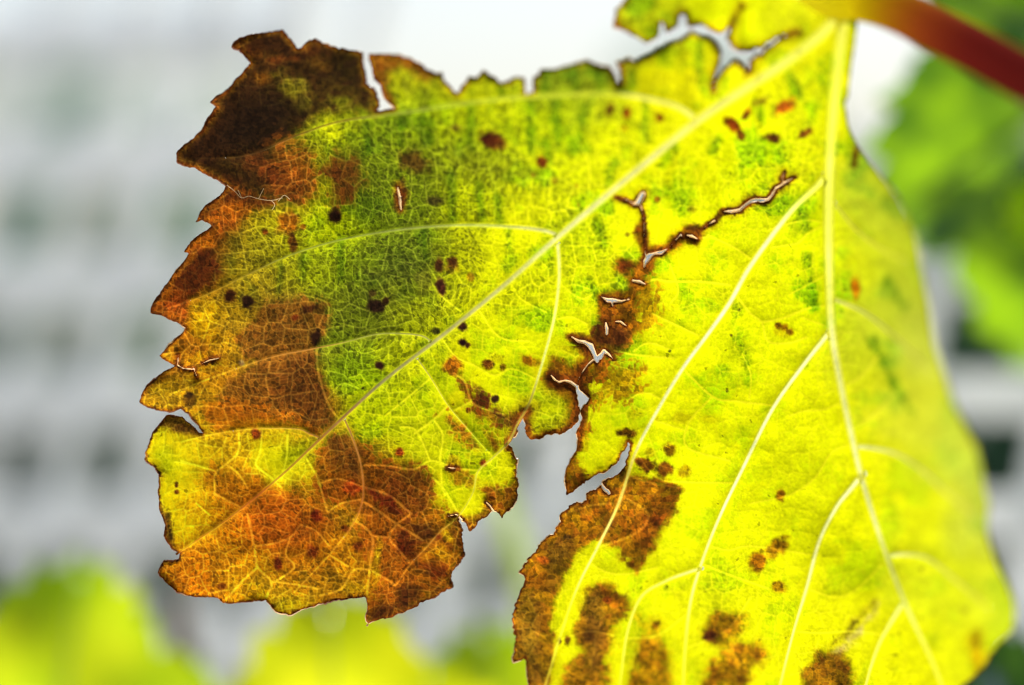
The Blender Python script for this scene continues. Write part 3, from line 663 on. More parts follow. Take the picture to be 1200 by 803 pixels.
SPOT = [((392,253),8,9,0,(30,12,8),.97),((575,163),15,10,.3,(48,14,10),.97),((582,168),12,8,.3,(96,42,12),.7),((635,190),7,7,0,(120,44,12),.9),((485,190),20,13,.4,(70,40,14),.8),((535,150),7,5,0,(80,60,14),.7),((715,128),6,9,.3,(118,70,10),.9),((735,133),5,8,.1,(164,70,10),.95),((773,138),6,5,0,(130,52,10),.9),((732,150),4,4,0,(150,100,8),.7),
 ((858,146),11,7,.8,(170,60,12),.95),((868,158),5,8,-.4,(120,52,12),.85),((875,133),5,9,.5,(132,60,12),.9),((890,120),10,5,-.4,(120,90,10),.7),((920,125),15,8,-.55,(172,78,14),.95),((905,162),10,6,.1,(72,32,12),.95),((944,156),10,5,-.5,(92,40,12),.9),
 ((270,347),7,8,0,(60,26,12),.95),((290,354),8,9,0,(34,18,12),.97),((337,262),13,15,.3,(150,74,12),.85),((343,285),6,12,-.2,(80,34,12),.85),((311,272),4,4,0,(120,50,10),.9),((355,266),4,4,0,(120,60,10),.8),((370,396),6,10,.1,(40,20,14),.9),((362,362),12,5,-.3,(72,36,16),.85),((346,372),5,4,0,(110,40,14),.8),((515,311),6,9,0,(66,34,16),.95),((530,308),7,7,0,(70,34,14),.95),((517,336),6,11,-.4,(62,26,20),.95),((441,358),12,9,.2,(40,22,16),.96),((452,353),5,5,0,(50,26,14),.9),((437,344),5,5,0,(60,40,18),.8),((508,236),11,6,.1,(58,48,20),.85),((469,230),8,20,.1,(66,24,14),.85),((542,383),6,6,0,(52,24,18),.97),((542,401),6,5,0,(40,12,20),.98),((548,405),3,4,.6,(60,24,18),.9),((511,388),5,5,0,(40,36,16),.85),((552,325),5,5,0,(170,120,10),.8),((530,315),10,6,0,(120,80,14),.5),
 ((497,330),10,16,0,(88,80,26),.4),((434,320),12,8,0,(80,84,22),.4),((390,440),10,10,0,(90,70,18),0),((445,429),6,5,.5,(46,20,18),.97),((425,455),2,2,0,(40,30,14),.9),((469,530),6,5,.2,(130,40,12),.97),((572,427),7,6,0,(102,40,12),.9),((589,430),4,5,0,(110,60,10),.7),((582,420),10,7,0,(170,140,6),.4),((580,467),5,4.5,0,(50,26,18),.97),((566,543),5,5,0,(120,40,12),.95),((531,549),9,5,.1,(96,40,14),.95),((531,429),11,12,.2,(166,82,14),.9),((532,540),8,8,0,(176,120,10),.6),((508,505),0.1,0.1,0,(0,0,0),0),
 ((370,605),7,7,.2,(110,28,12),.9),((366,646),7,8,0,(104,36,12),.9),((326,660),5,10,-.2,(98,30,14),.92),((405,620),7,5,0,(110,40,10),.8),((420,640),6,6,.2,(110,38,12),.8),((260,687),6,5,0,(112,48,10),.85),((207,569),3,4,0,(96,42,10),.9),((207,576),3,3,0,(96,42,10),.9),((222,463),5,5,0,(40,26,16),.96),((222,470),8,9,0,(90,54,16),.75),((280,397),6,5,0,(110,60,14),.6),((412,572),12,9,.3,(168,52,14),.8),((300,508),6,6,0,(120,32,12),.85),((250,420),5,4,0,(92,44,14),.8),((283,425),4,4,0,(196,150,140),.5),
 ((770,233),4,4,0,(130,80,10),.9),((810,245),6,5,0,(120,100,10),.6),((735,275),3,3,0,(130,100,10),.7),((912,382),4,4,0,(150,80,6),.8),((919,384),5,5,0,(160,84,6),.8),((926,389),5,4,0,(130,66,8),.85),((917,390),12,6,.3,(190,160,0),.5),((735,507),12,6,.1,(96,54,12),.92),((757,545),11,9,.3,(118,62,12),.95),((748,540),6,5,0,(104,52,12),.9),((779,550),10,9,0,(128,66,12),.95),((784,527),8,8,.4,(140,84,10),.85),((761,530),6,7,0,(190,150,6),.6),((802,553),8,9,.2,(190,140,6),.7),((915,580),6,8,0,(160,90,8),.9),((852,457),2,3,0,(90,90,6),.9),((858,355),2,2,0,(120,70,10),.9),((866,364),2,2,0,(60,50,10),.9),((767,490),5,5,0,(190,150,6),.6),((857,393),2,2,0,(80,70,8),.9),((785,411),2,2,0,(60,70,8),.9),((745,485),14,6,-.2,(196,160,4),.4),((800,490),14,8,0,(214,190,2),.5),((832,492),12,5,.1,(214,190,2),.4),
 ((888,658),10,13,.2,(158,88,10),.92),((910,642),17,10,-.7,(164,100,10),.85),((913,688),9,7,.2,(168,112,8),.85),((832,745),10,9,.3,(72,30,14),.95),((712,702),6,6,0,(110,44,12),.8),((690,746),8,8,.2,(72,40,14),.75),((655,752),3,3,0,(70,26,12),.9),((665,750),4,6,0,(90,44,12),.85),((770,612),6,8,.2,(92,40,12),.7),((664,630),5,4,0,(62,38,18),.7),((620,680),7,5,0,(196,88,20),0),((636,657),7,5,.2,(190,86,20),.8),((769,733),5,6,.2,(140,80,10),.8),((780,688),3,3,0,(120,130,6),.8),((1130,716),6,5,0,(180,180,20),.6),
 ((1003,337),6,14,0,(206,110,8),.95),((1002,184),5,13,.05,(104,60,10),.92),((1044,390),5,14,-.5,(150,170,10),.5),((906,130),4,10,0,(120,130,10),.4),((670,222),10,7,0,(150,150,10),.4),((650,212),6,5,0,(110,86,12),.7),((678,240),3,3,0,(130,100,10),.7),((676,218),3,3,0,(130,100,10),.7),((612,203),12,7,0,(120,120,12),.5),((850,205),10,6,0,(170,190,0),.5),((935,265),14,14,0,(150,176,4),.5),((862,361),12,10,0,(170,186,0),.5),((850,345),11,9,.3,(176,190,0),.5),((866,410),16,12,0,(176,196,0),.45),((810,365),9,9,0,(196,206,0),.4),((625,205),4,4,0,(100,60,12),.6)]
for q, (c0, rx, ry, an, c, op) in enumerate(ISL + SPOT):
    if op <= 0: continue
    isl = q < len(ISL)
    r = max(rx, ry) * 1.9 + 4
    i0, i1, j0, j1 = win(c0[0] - r, c0[0] + r, c0[1] - r, c0[1] + r)
    x = PX[j0:j1, i0:i1] - c0[0]; y = PY[j0:j1, i0:i1] - c0[1]
    ca, sa = math.cos(an), math.sin(an)
    u = (x * ca + y * sa) / rx; v = (-x * sa + y * ca) / ry
    rr = np.sqrt(u * u + v * v)
    nz = vnoise(5.0 if not isl else 8.0, 900 + q, PX[j0:j1, i0:i1], PY[j0:j1, i0:i1]) - .5
    n2 = vnoise(2.3, 1900 + q, PX[j0:j1, i0:i1], PY[j0:j1, i0:i1]) - .5
    fe = 0.85 if isl else 0.5
    m = sstep(1 + fe * .6, 1 - fe, rr + nz * (0.8 if isl else 0.5) + n2 * .08 + (rndC[j0:j1, i0:i1] - .5) * .05) * op
    cc = COL[j0:j1, i0:i1]
    COL[j0:j1, i0:i1] = cc * (1 - m[..., None]) + np.array(c, np.float32) * m[..., None]

# dead rim along the edges and the cracks
edgew = 0.4 + 5.2 * fbm(30, 71, 3) ** 1.6 * sstep(1010, 940, PX) * np.where((PX < 480) & (PY > 480), .7, 1.0)
edgew = np.where((PX > 590) & (PX < 690) & (PY > 405) & (PY < 530), edgew + 6, edgew)
edgew = np.where((PX > 715) & (PX < 945) & (PY < 115), edgew + 1.0, edgew)
edgew = np.where(PX > 990, edgew * .35, edgew)
rim = sstep(edgew + 2.0, edgew * .3, DIN + (rndC - .5) * 1.6)
halo = sstep(edgew * 2.2 + 5, edgew, DIN + (rndB - .5) * 3)
COL = blend(COL, halo * 0.30 * sstep(1000, 930, PX), (176, 110, 10))
rimc = np.stack([70 + 66 * fbm(15, 72, 3), 30 + 34 * fbm(15, 72, 3), 12 + 0 * PX], -1).astype(np.float32)
rm = (rim * .92)[..., None]
COL = COL * (1 - rm) + rimc * rm

# ---- the net drawn into the tissue: areoles a little darker, veinlets lighter and yellower
focus_x = 1.0
lum = (0.45 * COL[..., 0] + 0.55 * COL[..., 1]) / 255.0
deadness = np.clip((COL[..., 0] - COL[..., 1]) / 70.0, 0, 1) * np.clip(COL[..., 0] / 120., 0, 1)
dark = sstep(0.36, 0.16, lum)
cellv = (0.66 + 0.56 * rndC) * (0.93 + 0.14 * rndB) * (0.96 + 0.08 * rndA)
amp = 0.20 + 0.80 * sstep(0.92, 0.6, lum)
COL = COL * (1 + (cellv - 1) * amp)[..., None]
lowc = COL * np.array([0.70, 0.73, 0.8], np.float32)          # centre of an areole
cen = sstep(0.4, 1.3, eC)
COL = COL * (1 - 0.45 * (cen * amp)[..., None]) + lowc * 0.45 * (cen * amp)[..., None]
vein_yel = np.stack([np.clip(COL[..., 0] * 1.15 + 62, 0, 250), np.clip(COL[..., 1] * 1.2 + 56 - 8 * deadness, 0, 244), COL[..., 2] + 24], -1)
def line_mix(mask, k, lift=1.0):
    global COL
    m = np.clip(mask * k, 0, 1)[..., None]
    COL = COL * (1 - m) + vein_yel * m
gone = 1 - 0.93 * dark * sstep(0.0, .8, fbm(40, 88, 2) + .35)
brt = sstep(0.7, 0.92, lum)
gone = gone * (1 - .72 * np.clip(deadness * 1.6, 0, 1) * sstep(575, 640, PX))
varb = 0.6 + 0.55 * fbm(60, 91, 2)
line_mix(np.exp(-(eC / 0.45) ** 2), 0.16 * gone)
line_mix(np.exp(-(np.maximum(eB - .1, 0) / 0.55) ** 2), (0.62 - .2 * brt) * gone * varb)
line_mix(np.exp(-(np.maximum(eA - .35, 0) / 0.62) ** 2), (0.80 - .3 * brt) * sstep(1.5, 6, tert) * gone * varb)
line_mix(sstep(1.0, -0.5, tert), 0.88 * (1 - .55 * sstep(370, 330, PY) * sstep(690, 640, PX)) * (0.35 + 0.65 * gone))
# pale flanks of the main veins
flank = np.exp(-np.maximum(vmain, 0) / 2.2)
fl = (flank * 0.35 * (1 - 0.75 * dark))[..., None]
COL = COL * (1 - fl) + vein_yel * fl
# dead tissue is blotched
bl = np.clip(deadness * 1.3, 0, 1) * ((fbm(15, 93, 4) - .5) * (.45 + .7 * sstep(575, 640, PX)))
COL = COL * (1 + bl)[..., None]
# pin-prick specks
sp = (rndC > 0.994) & (eC > 0.6)
COL = np.where(sp[..., None], COL * 0.68, COL)
COL = np.clip(COL, 4, 252)

# ---- depth of the blade behind the focus plane (mm) at control points, thin-plate spline
ZP = [(400,500,0.0),(300,600,.2),(200,520,-1.0),(200,650,.8),(300,700,1.0),(430,720,1.2),(520,650,.8),(250,400,.0),(180,360,.6),(230,250,1.5),(210,185,2.8),(300,60,5.5),(420,60,11),(520,90,17),(640,80,19),(560,160,12),(430,200,2.5),(350,300,.2),(480,300,1.8),(600,300,4),(560,420,1),(600,550,1.0),(740,120,19),(730,20,19),(860,40,20),(700,250,7.5),(690,380,2),(650,480,1.5),(800,280,4.5),(860,180,9),(900,380,2.2),(820,400,-.3),(740,480,-.2),(960,100,18),(985,15,20),(975,200,11),(975,330,8),(720,560,.5),(680,560,1.0),(860,520,1.5),(980,450,8),(1010,560,10),(640,640,-1),(620,760,-4.5),(700,700,-3),(780,760,-9),(800,640,-4.5),(900,640,3.5),(900,780,-6),(1000,700,10),(1060,780,11),(1040,640,12.5),(1120,720,24),(1180,730,33),(1150,620,36),(1100,520,35),(1060,420,27),(1090,400,40),(1050,300,28),(1020,230,22),(1000,170,17),(1070,280,36),(990,80,20),(700,900,-9),(900,940,-12),(800,-60,18),(940,-50,22)]
zp = np.array(ZP, float)
zp[:, 2] *= -0.78            # the top and the right side lean towards the camera
def tps_fit(p, z, lam=30.0):
    n = len(p); d = np.hypot(p[:, None, 0] - p[None, :, 0], p[:, None, 1] - p[None, :, 1]) / 100.0
    K = np.where(d > 0, d * d * np.log(d + 1e-12), 0) + np.eye(n) * lam / 1000.0
    P = np.c_[np.ones(n), p / 100.0]
    A = np.block([[K, P], [P.T, np.zeros((3, 3))]])
    return np.linalg.solve(A, np.r_[z, 0, 0, 0])
tw = tps_fit(zp[:, :2], zp[:, 2])
def tps_eval(x, y):
    s = tw[-3] + tw[-2] * x / 100.0 + tw[-1] * y / 100.0
    for k in range(len(zp)):
        d2 = ((x - zp[k, 0]) ** 2 + (y - zp[k, 1]) ** 2) / 1e4
        s = s + tw[k] * 0.5 * d2 * np.log(d2 + 1e-9)
    return s
zc8 = tps_eval(GX, GY)
Zmm = bil(zc8, PX, PY, X0, Y0, 8.0).astype(np.float32)
ZSM = Zmm.copy()
# relief: tissue sinks back between the veins, the margin rolls, the top is puckered
bulge = 0.75 * (1 - np.exp(-np.maximum(vmain, 0) / 9.0)) + 0.25 * (1 - np.exp(-np.maximum(tert, 0) / 4.0))
Zmm += 0.42 * bulge
Zmm += 0.055 * (1 - np.exp(-eA / 3.0)) + 0.016 * (1 - np.exp(-eB / 1.6))
Zmm += (fbm(70, 95, 3) - .5) * 1.2 + (fbm(22, 96, 3) - .5) * 0.16
pk = vnoise(1.0, 97, PX / 17.0 + 1000, PY / 46.0)
Zmm += (pk - .5) * 0.9 * sstep(330, 180, PY) * sstep(1000, 900, PX)
curl = np.exp(-np.maximum(DIN, 0) / 6.0) * (vnoise(34, 98) - .45) * sstep(1000, 900, PX)
Zmm += curl * 2.4

# ---- mesh of the blade: whole cells, cut cells at the edge; the wide veins replace the blade under them
FLD = Dc.astype(np.float32)
FLD = np.minimum(FLD, np.maximum(vmain + 1.4, -1.0) + np.where(vmain < -1.6, 0, 0))   # leave room for the vein bodies
FLD = np.where(Dc > 0, np.minimum(Dc, vmain + 0.6), Dc)
ins = FLD > 0
vid = np.full((NY, NX), -1, np.int64)
n_in = int(ins.sum())
vid[ins] = np.arange(n_in)
vx = list(); vy = list()
a = ins[:-1, :-1]; b = ins[:-1, 1:]; c_ = ins[1:, 1:]; d_ = ins[1:, :-1]
full = a & b & c_ & d_
part = (a | b | c_ | d_) & ~full
J, I = np.nonzero(full)
quads = np.stack([vid[J, I], vid[J + 1, I], vid[J + 1, I + 1], vid[J, I + 1]], 1)
ex_x, ex_y, ekey = [], [], {}
poly_faces = []
rim_edges = []
def crossing(j0, i0, j1, i1):
    key = (j0, i0, j1, i1) if (j0, i0) < (j1, i1) else (j1, i1, j0, i0)
    r = ekey.get(key)
    if r is None:
        f0 = FLD[key[0], key[1]]; f1 = FLD[key[2], key[3]]
        t = min(0.98, max(0.02, float(f0 / (f0 - f1))))
        ex_x.append(X0 + H * (key[1] + (key[3] - key[1]) * t)); ex_y.append(Y0 + H * (key[0] + (key[2] - key[0]) * t))
        r = n_in + len(ex_x) - 1
        ekey[key] = r
    return r
for j, i in zip(*np.nonzero(part)):
    cs = ((j, i), (j + 1, i), (j + 1, i + 1), (j, i + 1))
    f = []; cr = []
    for k in range(4):
        p, q = cs[k], cs[(k + 1) % 4]
        if ins[p]: f.append(int(vid[p]))
        if ins[p] != ins[q]:
            v = crossing(p[0], p[1], q[0], q[1]); f.append(v); cr.append(v)
    if len(f) >= 3: poly_faces.append(f)
    if len(cr) == 2: rim_edges.append(tuple(cr))
allx = np.concatenate([PX[ins], np.array(ex_x, np.float32)]).astype(np.float64)
ally = np.concatenate([PY[ins], np.array(ex_y, np.float32)]).astype(np.float64)
z = bil(Zmm, allx, ally, X0, Y0, H) / 1000.0
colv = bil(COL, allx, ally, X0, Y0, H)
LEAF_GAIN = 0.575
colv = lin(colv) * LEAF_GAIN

def world_pts(x, y, zz):
    kk = SC * (DIST + zz) / DIST
    return np.stack([(x - 600.0) * kk, DIST + zz, CAMZ - (y - 401.5) * kk], 1)

leaf_root = empty('vine_leaf', at(988, 12, -0.016))
tag(leaf_root, 'large backlit yellow vine leaf with brown torn edges, sharp in front', 'leaf')
off = np.array(leaf_root.location)
co = world_pts(allx, ally, z) - off

me = bpy.data.meshes.new('blade')
nq = len(quads)
npoly = nq + len(poly_faces)
loops = np.concatenate([quads.ravel(), np.array([v for f in poly_faces for v in f], np.int64)])
sizes = np.concatenate([np.full(nq, 4), np.array([len(f) for f in poly_faces])]).astype(np.int32)
starts = np.concatenate([[0], np.cumsum(sizes)[:-1]]).astype(np.int32)
me.vertices.add(len(co)); me.vertices.foreach_set('co', co.astype(np.float32).ravel())
me.loops.add(len(loops)); me.loops.foreach_set('vertex_index', loops.astype(np.int32))
me.polygons.add(npoly); me.polygons.foreach_set('loop_start', starts); me.polygons.foreach_set('loop_total', sizes)
me.update(calc_edges=True); me.validate()
me.polygons.foreach_set('use_smooth', np.ones(len(me.polygons), bool))
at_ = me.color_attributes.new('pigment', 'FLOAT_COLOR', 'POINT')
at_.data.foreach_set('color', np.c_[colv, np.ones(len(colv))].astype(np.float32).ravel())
m_blade = leaf_material('leaf_tissue', attr='pigment', refl=0.20, gloss=0.010, bump=0.10)
me.materials.append(m_blade)
blade = bpy.data.objects.new('blade', me)
C.objects.link(blade); blade.parent = leaf_root

# torn, dry edge: a narrow fibrous strip that rolls off the blade all along its outline
nE = len(ex_x)
exx = np.array(ex_x); exy = np.array(ex_y)
gfx = np.gradient(FLD, axis=1); gfy = np.gradient(FLD, axis=0)
sm = lambda f: (f + np.roll(f, 1, 0) + np.roll(f, -1, 0) + np.roll(f, 1, 1) + np.roll(f, -1, 1)) / 5
gfx = sm(sm(gfx)); gfy = sm(sm(gfy))
ogx = -bil(gfx, exx, exy, X0, Y0, H); ogy = -bil(gfy, exx, exy, X0, Y0, H)
ln = np.hypot(ogx, ogy) + 1e-6; ogx /= ln; ogy /= ln
real = bil(Dc, exx, exy, X0, Y0, H) < 1.2                       # edges of the blade, not of the vein slots
wn_ = bil(vnoise(13, 111), exx, exy, X0, Y0, H)
ew = np.clip((wn_ - 0.25) * 2.2 + 0.9 * sstep(3.0, 1.0, bil(crk, exx, exy, X0, Y0, H)), 0.1, 1.9) * np.where(exx > 985, 0.4, 1.0)
zE = bil(Zmm, exx, exy, X0, Y0, H) / 1000.0
P0 = world_pts(exx, exy, zE - 0.00003); P1 = world_pts(exx + ogx * ew, exy + ogy * ew, zE + 0.00005 + 0.00008 * ew)
P2 = world_pts(exx + ogx * ew * .6, exy + ogy * ew * .6, zE + 0.0003)
V = np.concatenate([P0, P1, P2]); F = []
for (p, q) in rim_edges:
    p -= n_in; q -= n_in
    if real[p] and real[q]:
        F.append((p, q, nE + q, nE + p)); F.append((nE + p, nE + q, 2 * nE + q, 2 * nE + p))
m_edge = leaf_material('dry_torn_edge', attr='pigment', refl=0.8, gloss=0.03)
used = sorted({i for f in F for i in f}); remap = {u: k for k, u in enumerate(used)}
edge = mesh_obj('torn_edge', [Vector(V[u]) for u in used], [tuple(remap[i] for i in f) for f in F], m_edge, leaf_root, smooth=False)
fresh = np.clip(sstep(4.0, 1.0, bil(crk, exx, exy, X0, Y0, H)) + sstep(.55, .8, bil(vnoise(21, 113), exx, exy, X0, Y0, H)) * .8 + sstep(590, 600, exx) * sstep(745, 735, exx) * sstep(440, 460, exy) * .7, 0, 1)
ec = (1 - fresh)[:, None] * lin((92, 50, 20)) + fresh[:, None] * lin((206, 176, 130)) * (0.55 + 0.6 * bil(vnoise(5, 115), exx, exy, X0, Y0, H))[:, None]
ec = np.concatenate([ec, ec, ec])[used]
ea = edge.data.color_attributes.new('pigment', 'FLOAT_COLOR', 'POINT')
ea.data.foreach_set('color', np.c_[ec, np.ones(len(ec))].astype(np.float32).ravel())

# vein bodies: ribs standing proud of the blade's underside
def rib(name, c, w, root, zfun, mat, colfun=None, rise=0.17, sink=False):
    n = len(c); m = 11
    tx = np.gradient(c[:, 0]); ty = np.gradient(c[:, 1]); l = np.hypot(tx, ty); nxv, nyv = -ty / l, tx / l
    V, F, A = [], [], []
    for i in range(n):
        zz0 = zfun(c[i, 0], c[i, 1]) + (0.00022 * max(0.0, 1 - i / 4.0) if sink else 0.0)
        for k in range(m):
            q = 1 - 2 * k / (m - 1)
            s = q * (w[i] / 2 - 0.56); hh = math.cos(q * math.pi / 2) ** 2; h = hh * (w[i] / 2) * rise
            x, y = c[i, 0] + nxv[i] * s, c[i, 1] + nyv[i] * s
            zz = zz0 + (zfun(x, y) - zz0) * (abs(q) ** 3) - h * SC
            kk = SC * (DIST + zz) / DIST
            V.append(Vector(((x - 600) * kk, DIST + zz, CAMZ - (y - 401.5) * kk)))
            A.append((c[i, 0], c[i, 1], hh, x, y, min(1.0, (n - 1 - i) / (n * .25)), w[i]))
        if i:
            for k in range(m - 1):
                p = (i - 1) * m + k
                F.append((p, p + 1, p + m + 1, p + m))
    o = mesh_obj(name, V, F, mat, root)
    if colfun:
        a = o.data.color_attributes.new('pigment', 'FLOAT_COLOR', 'POINT')
        cols = colfun(np.array(A))
        a.data.foreach_set('color', np.c_[cols, np.ones(len(cols))].astype(np.float32).ravel())
    return o

def zf(x, y):
    return float(bil(Zmm, np.array([x], float), np.array([y], float), X0, Y0, H)[0]) / 1000.0
# rib colour: pale yellow where the leaf is yellow, olive where green, russet in the dead lobe
VCP = np.array([(985,20,230,222,60),(900,90,220,212,62),(820,140,218,210,72),(740,205,205,198,84),(655,277,204,198,90),(590,335,178,172,68),(520,392,172,162,66),(450,446,144,132,56),(400,492,140,100,40),(360,530,140,70,22),(300,580,146,58,16),(240,628,150,54,14),(640,112,190,192,30),(560,118,165,172,30),(460,133,132,140,26),(400,142,120,96,16),(345,160,84,48,14),(560,265,186,190,60),(480,268,140,144,44),(400,281,140,146,36),(340,299,140,140,34),(280,325,150,120,24),(655,330,226,226,80),(640,410,232,232,90),(607,496,150,130,30),(577,537,210,196,50),(554,578,206,196,40),(500,640,168,120,30),(430,392,150,150,42),(360,410,190,122,40),(280,430,196,120,30),(330,502,214,176,40),(270,506,206,140,30),(422,550,206,128,40),(420,600,180,92,30),(370,665,176,108,26),(530,480,226,214,60),
 (971,100,224,224,50),(971,260,228,228,62),(972,330,232,230,76),(980,440,234,230,96),(1000,520,232,230,110),(1012,568,240,240,120),(1050,680,232,236,96),(900,285,244,240,120),(830,390,242,236,130),(770,480,244,240,120),(730,570,228,206,60),(700,640,240,234,90),(655,750,232,228,40),(940,430,244,240,130),(870,550,244,242,130),(820,670,244,244,100),(803,760,244,244,60),(960,635,242,240,120),(930,740,242,240,90),(750,700,242,242,70),(1040,388,214,220,96),(1080,550,222,224,100),(1100,665,228,232,90),(1020,780,244,240,70),(920,-10,232,226,60)], float)
def vein_cols(A):
    x, y, h = A[:, 0], A[:, 1], A[:, 2]
    d2 = (x[:, None] - VCP[None, :, 0]) ** 2 + (y[:, None] - VCP[None, :, 1]) ** 2
    w = np.exp(-d2 / (2 * 26.0 ** 2)) + 1e-4 / (1 + d2 / 900.0) ** 1.5
    c = (w[..., None] * VCP[None, :, 2:]).sum(1) / w.sum(1)[:, None]
    nz = bil(NZV, x, y, X0, Y0, H)
    c = c * (0.98 + 0.2 * nz)[:, None] * np.array([0.95, 0.97, 1.25]) + np.array([4, 6, 12])
    near = bil(COL, A[:, 3], A[:, 4], X0, Y0, H)                 # the flanks run over into the tissue
    m = np.clip(h * 1.25, 0, 1) * (0.25 + 0.75 * A[:, 5]) * np.clip(0.55 + A[:, 6] / 16.0, 0, 1)
    c = near * (1 - m)[:, None] + c * m[:, None]
    return lin(np.clip(c, 0, 252)) * LEAF_GAIN
NZV = fbm(9, 131, 3)
m_vein = leaf_material('vein_rib', attr='pigment', refl=0.3, gloss=0.012, bump=0.2)
for c, w, nm, _, _ in VC:
    rib(nm, c, w, leaf_root, zf, m_vein, vein_cols)

fv, ff = [], []
for pts in ([(266,217),(276,225),(283,232),(292,230),(303,233),(318,235),(331,232)],[(303,233),(309,221)],[(318,235),(322,240),(319,246)],[(283,232),(279,223)],[(326,236),(333,229),(340,234)]):
    c = catmull(pts, 4)
    P = [at(x, y, zf(x, y) - .00012) for x, y in c]
    b = len(fv)
    for i, p in enumerate(P):
        t = (P[min(i + 1, len(P) - 1)] - P[max(i - 1, 0)]).normalized(); sd = t.cross(Vector((0, 1, 0))).normalized()
        r = 0.000045
        fv += [p - sd * r, p + Vector((0, -r, 0)), p + sd * r, p + Vector((0, r, 0))]
        if i:
            for k in range(4): ff.append((b + 4 * i - 4 + k, b + 4 * i - 4 + (k + 1) % 4, b + 4 * i + (k + 1) % 4, b + 4 * i + k))
mesh_obj('dry_fibre', fv, ff, leaf_material('dry_fibre_straw', col=(.75, .66, .45), var=(.5, .38, .2), refl=.8, gloss=.05, nscale=500), leaf_root)

# petiole: from the junction out to the right, red on its way to the cane
def tube(path, radii, seg=20):
    V, F = [], []
    n = len(path)
    for i in range(n):
        t = (path[min(i + 1, n - 1)] - path[max(i - 1, 0)]).normalized()
        a = t.cross(Vector((0, 0, 1)))
        if a.length < 1e-3: a = t.cross(Vector((1, 0, 0)))
        a.normalize(); b = a.cross(t)
        for k in range(seg):
            th = 2 * math.pi * k / seg
            V.append(path[i] + (a * math.cos(th) + b * math.sin(th)) * radii[i])
        if i:
            for k in range(seg):
                p = (i - 1) * seg + k; q = (i - 1) * seg + (k + 1) % seg
                F.append((p, q, q + seg, p + seg))
    F.append(tuple(range(seg - 1, -1, -1))); F.append(tuple(range((n - 1) * seg, n * seg)))
    return V, F
pp = catmull([(940,-6,-.0158),(975,3,-.0166),(1010,1,-.0172),(1050,12,-.020),(1100,36,-.024),(1150,62,-.029),(1205,92,-.034),(1270,122,-.040),(1350,150,-.048)], 6)
path = [at(a, b, c) for a, b, c in pp]
prad = np.interp(np.arange(len(pp)) / (len(pp) - 1), [0, .1, .25, .4, .7, 1], [8, 16, 22, 23, 24, 27]) * SC * 1.06
pv, pf = tube(path, prad)
pet = mesh_obj('petiole', pv, pf, leaf_material('petiole_skin', attr='pigment', refl=0.32, gloss=0.0, bump=0.2), leaf_root)
pa = pet.data.color_attributes.new('pigment', 'FLOAT_COLOR', 'POINT')
tt = np.repeat(np.arange(len(pp)) / (len(pp) - 1), 20)
pc = np.stack([np.interp(tt, [0, .18, .32, .48, .62, 1], v) for v in ([236, 226, 182, 166, 138, 118], [228, 214, 164, 100, 60, 46], [60, 34, 26, 50, 50, 44])], 1)
ang = np.tile(np.arange(20), len(pp)) * 2 * math.pi / 20
pcl = lin(pc)
pa.data.foreach_set('color', np.c_[pcl, np.ones(len(pcl))].astype(np.float32).ravel())

# ------------------------------------------------------------------ blurred vine leaves behind
def back_leaf(name, label, centre, up, face, size, c1, c2, seed, veincol, sag=0.18, fold=0.25, group=None, lobes=5, transl=1.0, refl=0.35, stalk=1.0):
    """a whole vine leaf: palmate toothed blade, five ribs, petiole. centre = petiole joint, up = towards the tip."""
    rr = random.Random(seed)
    root = empty(name, centre)
    tag(root, label, 'leaf', group)
    upv = up.normalized(); fv = face.normalized()
    side = upv.cross(fv).normalized(); fv = side.cross(upv).normalized()
    angs = {5: [0, 52, -52, 104, -104], 3: [0, 55, -55]}[lobes]
    lens = [1.0, .86, .86, .66, .66]
    def radius(th):
        r = 0.42
        for a, l in zip(angs, lens):
            d = abs((math.degrees(th) - a + 180) % 360 - 180)
            r = max(r, l * (1 - (d / 44.0) ** 1.6 * .42)) if d < 44 else r
        d = 180 - abs(math.degrees(th))
        r *= min(1, 0.12 + d / 30.0) if d < 26 else 1
        return r * (1 + .07 * (((th * 11 + seed) % 1.0) - .5)) * (1 + .03 * math.sin(th * 37 + seed))
    def surf(u, v):
        r2 = u * u + v * v
        w = -sag * r2 + fold * abs(u) + .05 * math.sin(u * 7 + seed) * math.cos(v * 6 + seed)
        return Vector(centre) + (side * u + upv * v + fv * w) * size
    NA, NR = 180, 18
    V, F = [surf(0, 0)], []
    for j in range(1, NR + 1):
        for i in range(NA):
            th = -math.pi + 2 * math.pi * (i + .5) / NA
            q = radius(th) * j / NR
            V.append(surf(q * math.sin(th), q * math.cos(th)))
    for i in range(NA):
        F.append((0, 1 + i, 1 + (i + 1) % NA))
    for j in range(NR - 1):
        for i in range(NA):
            p = 1 + j * NA + i; q = 1 + j * NA + (i + 1) % NA
            F.append((p, p + NA, q + NA, q))
    mat = leaf_material(name + '_tissue', col=c1, var=c2, refl=refl, gloss=0.03, nscale=(1.6 if seed < 20 else 4.6) / size, transl=transl)
    mesh_obj('blade', V, F, mat, root)
    mv = leaf_material(name + '_vein', col=veincol, refl=.4, gloss=.04, nscale=40)
    for a, l in zip(angs, lens):
        ta = math.radians(a); pts = []; rad = []
        for k in range(9):
            q = l * .93 * k / 8
            pts.append(surf(q * math.sin(ta), q * math.cos(ta)) + fv * size * .012); rad.append(size * (.022 * (1 - k / 8) + .005))
        v, f = tube(pts, rad, 8)
        mesh_obj('vein', v, f, mv, root)
    pts = [Vector(centre) + (-upv * .28 * k + fv * (.05 * k * k) + side * .04 * k * k) * size * stalk for k in range(4)]
    v, f = tube(pts, [size * .026] * 4, 10)
    mesh_obj('petiole', v, f, mv, root)
    return root

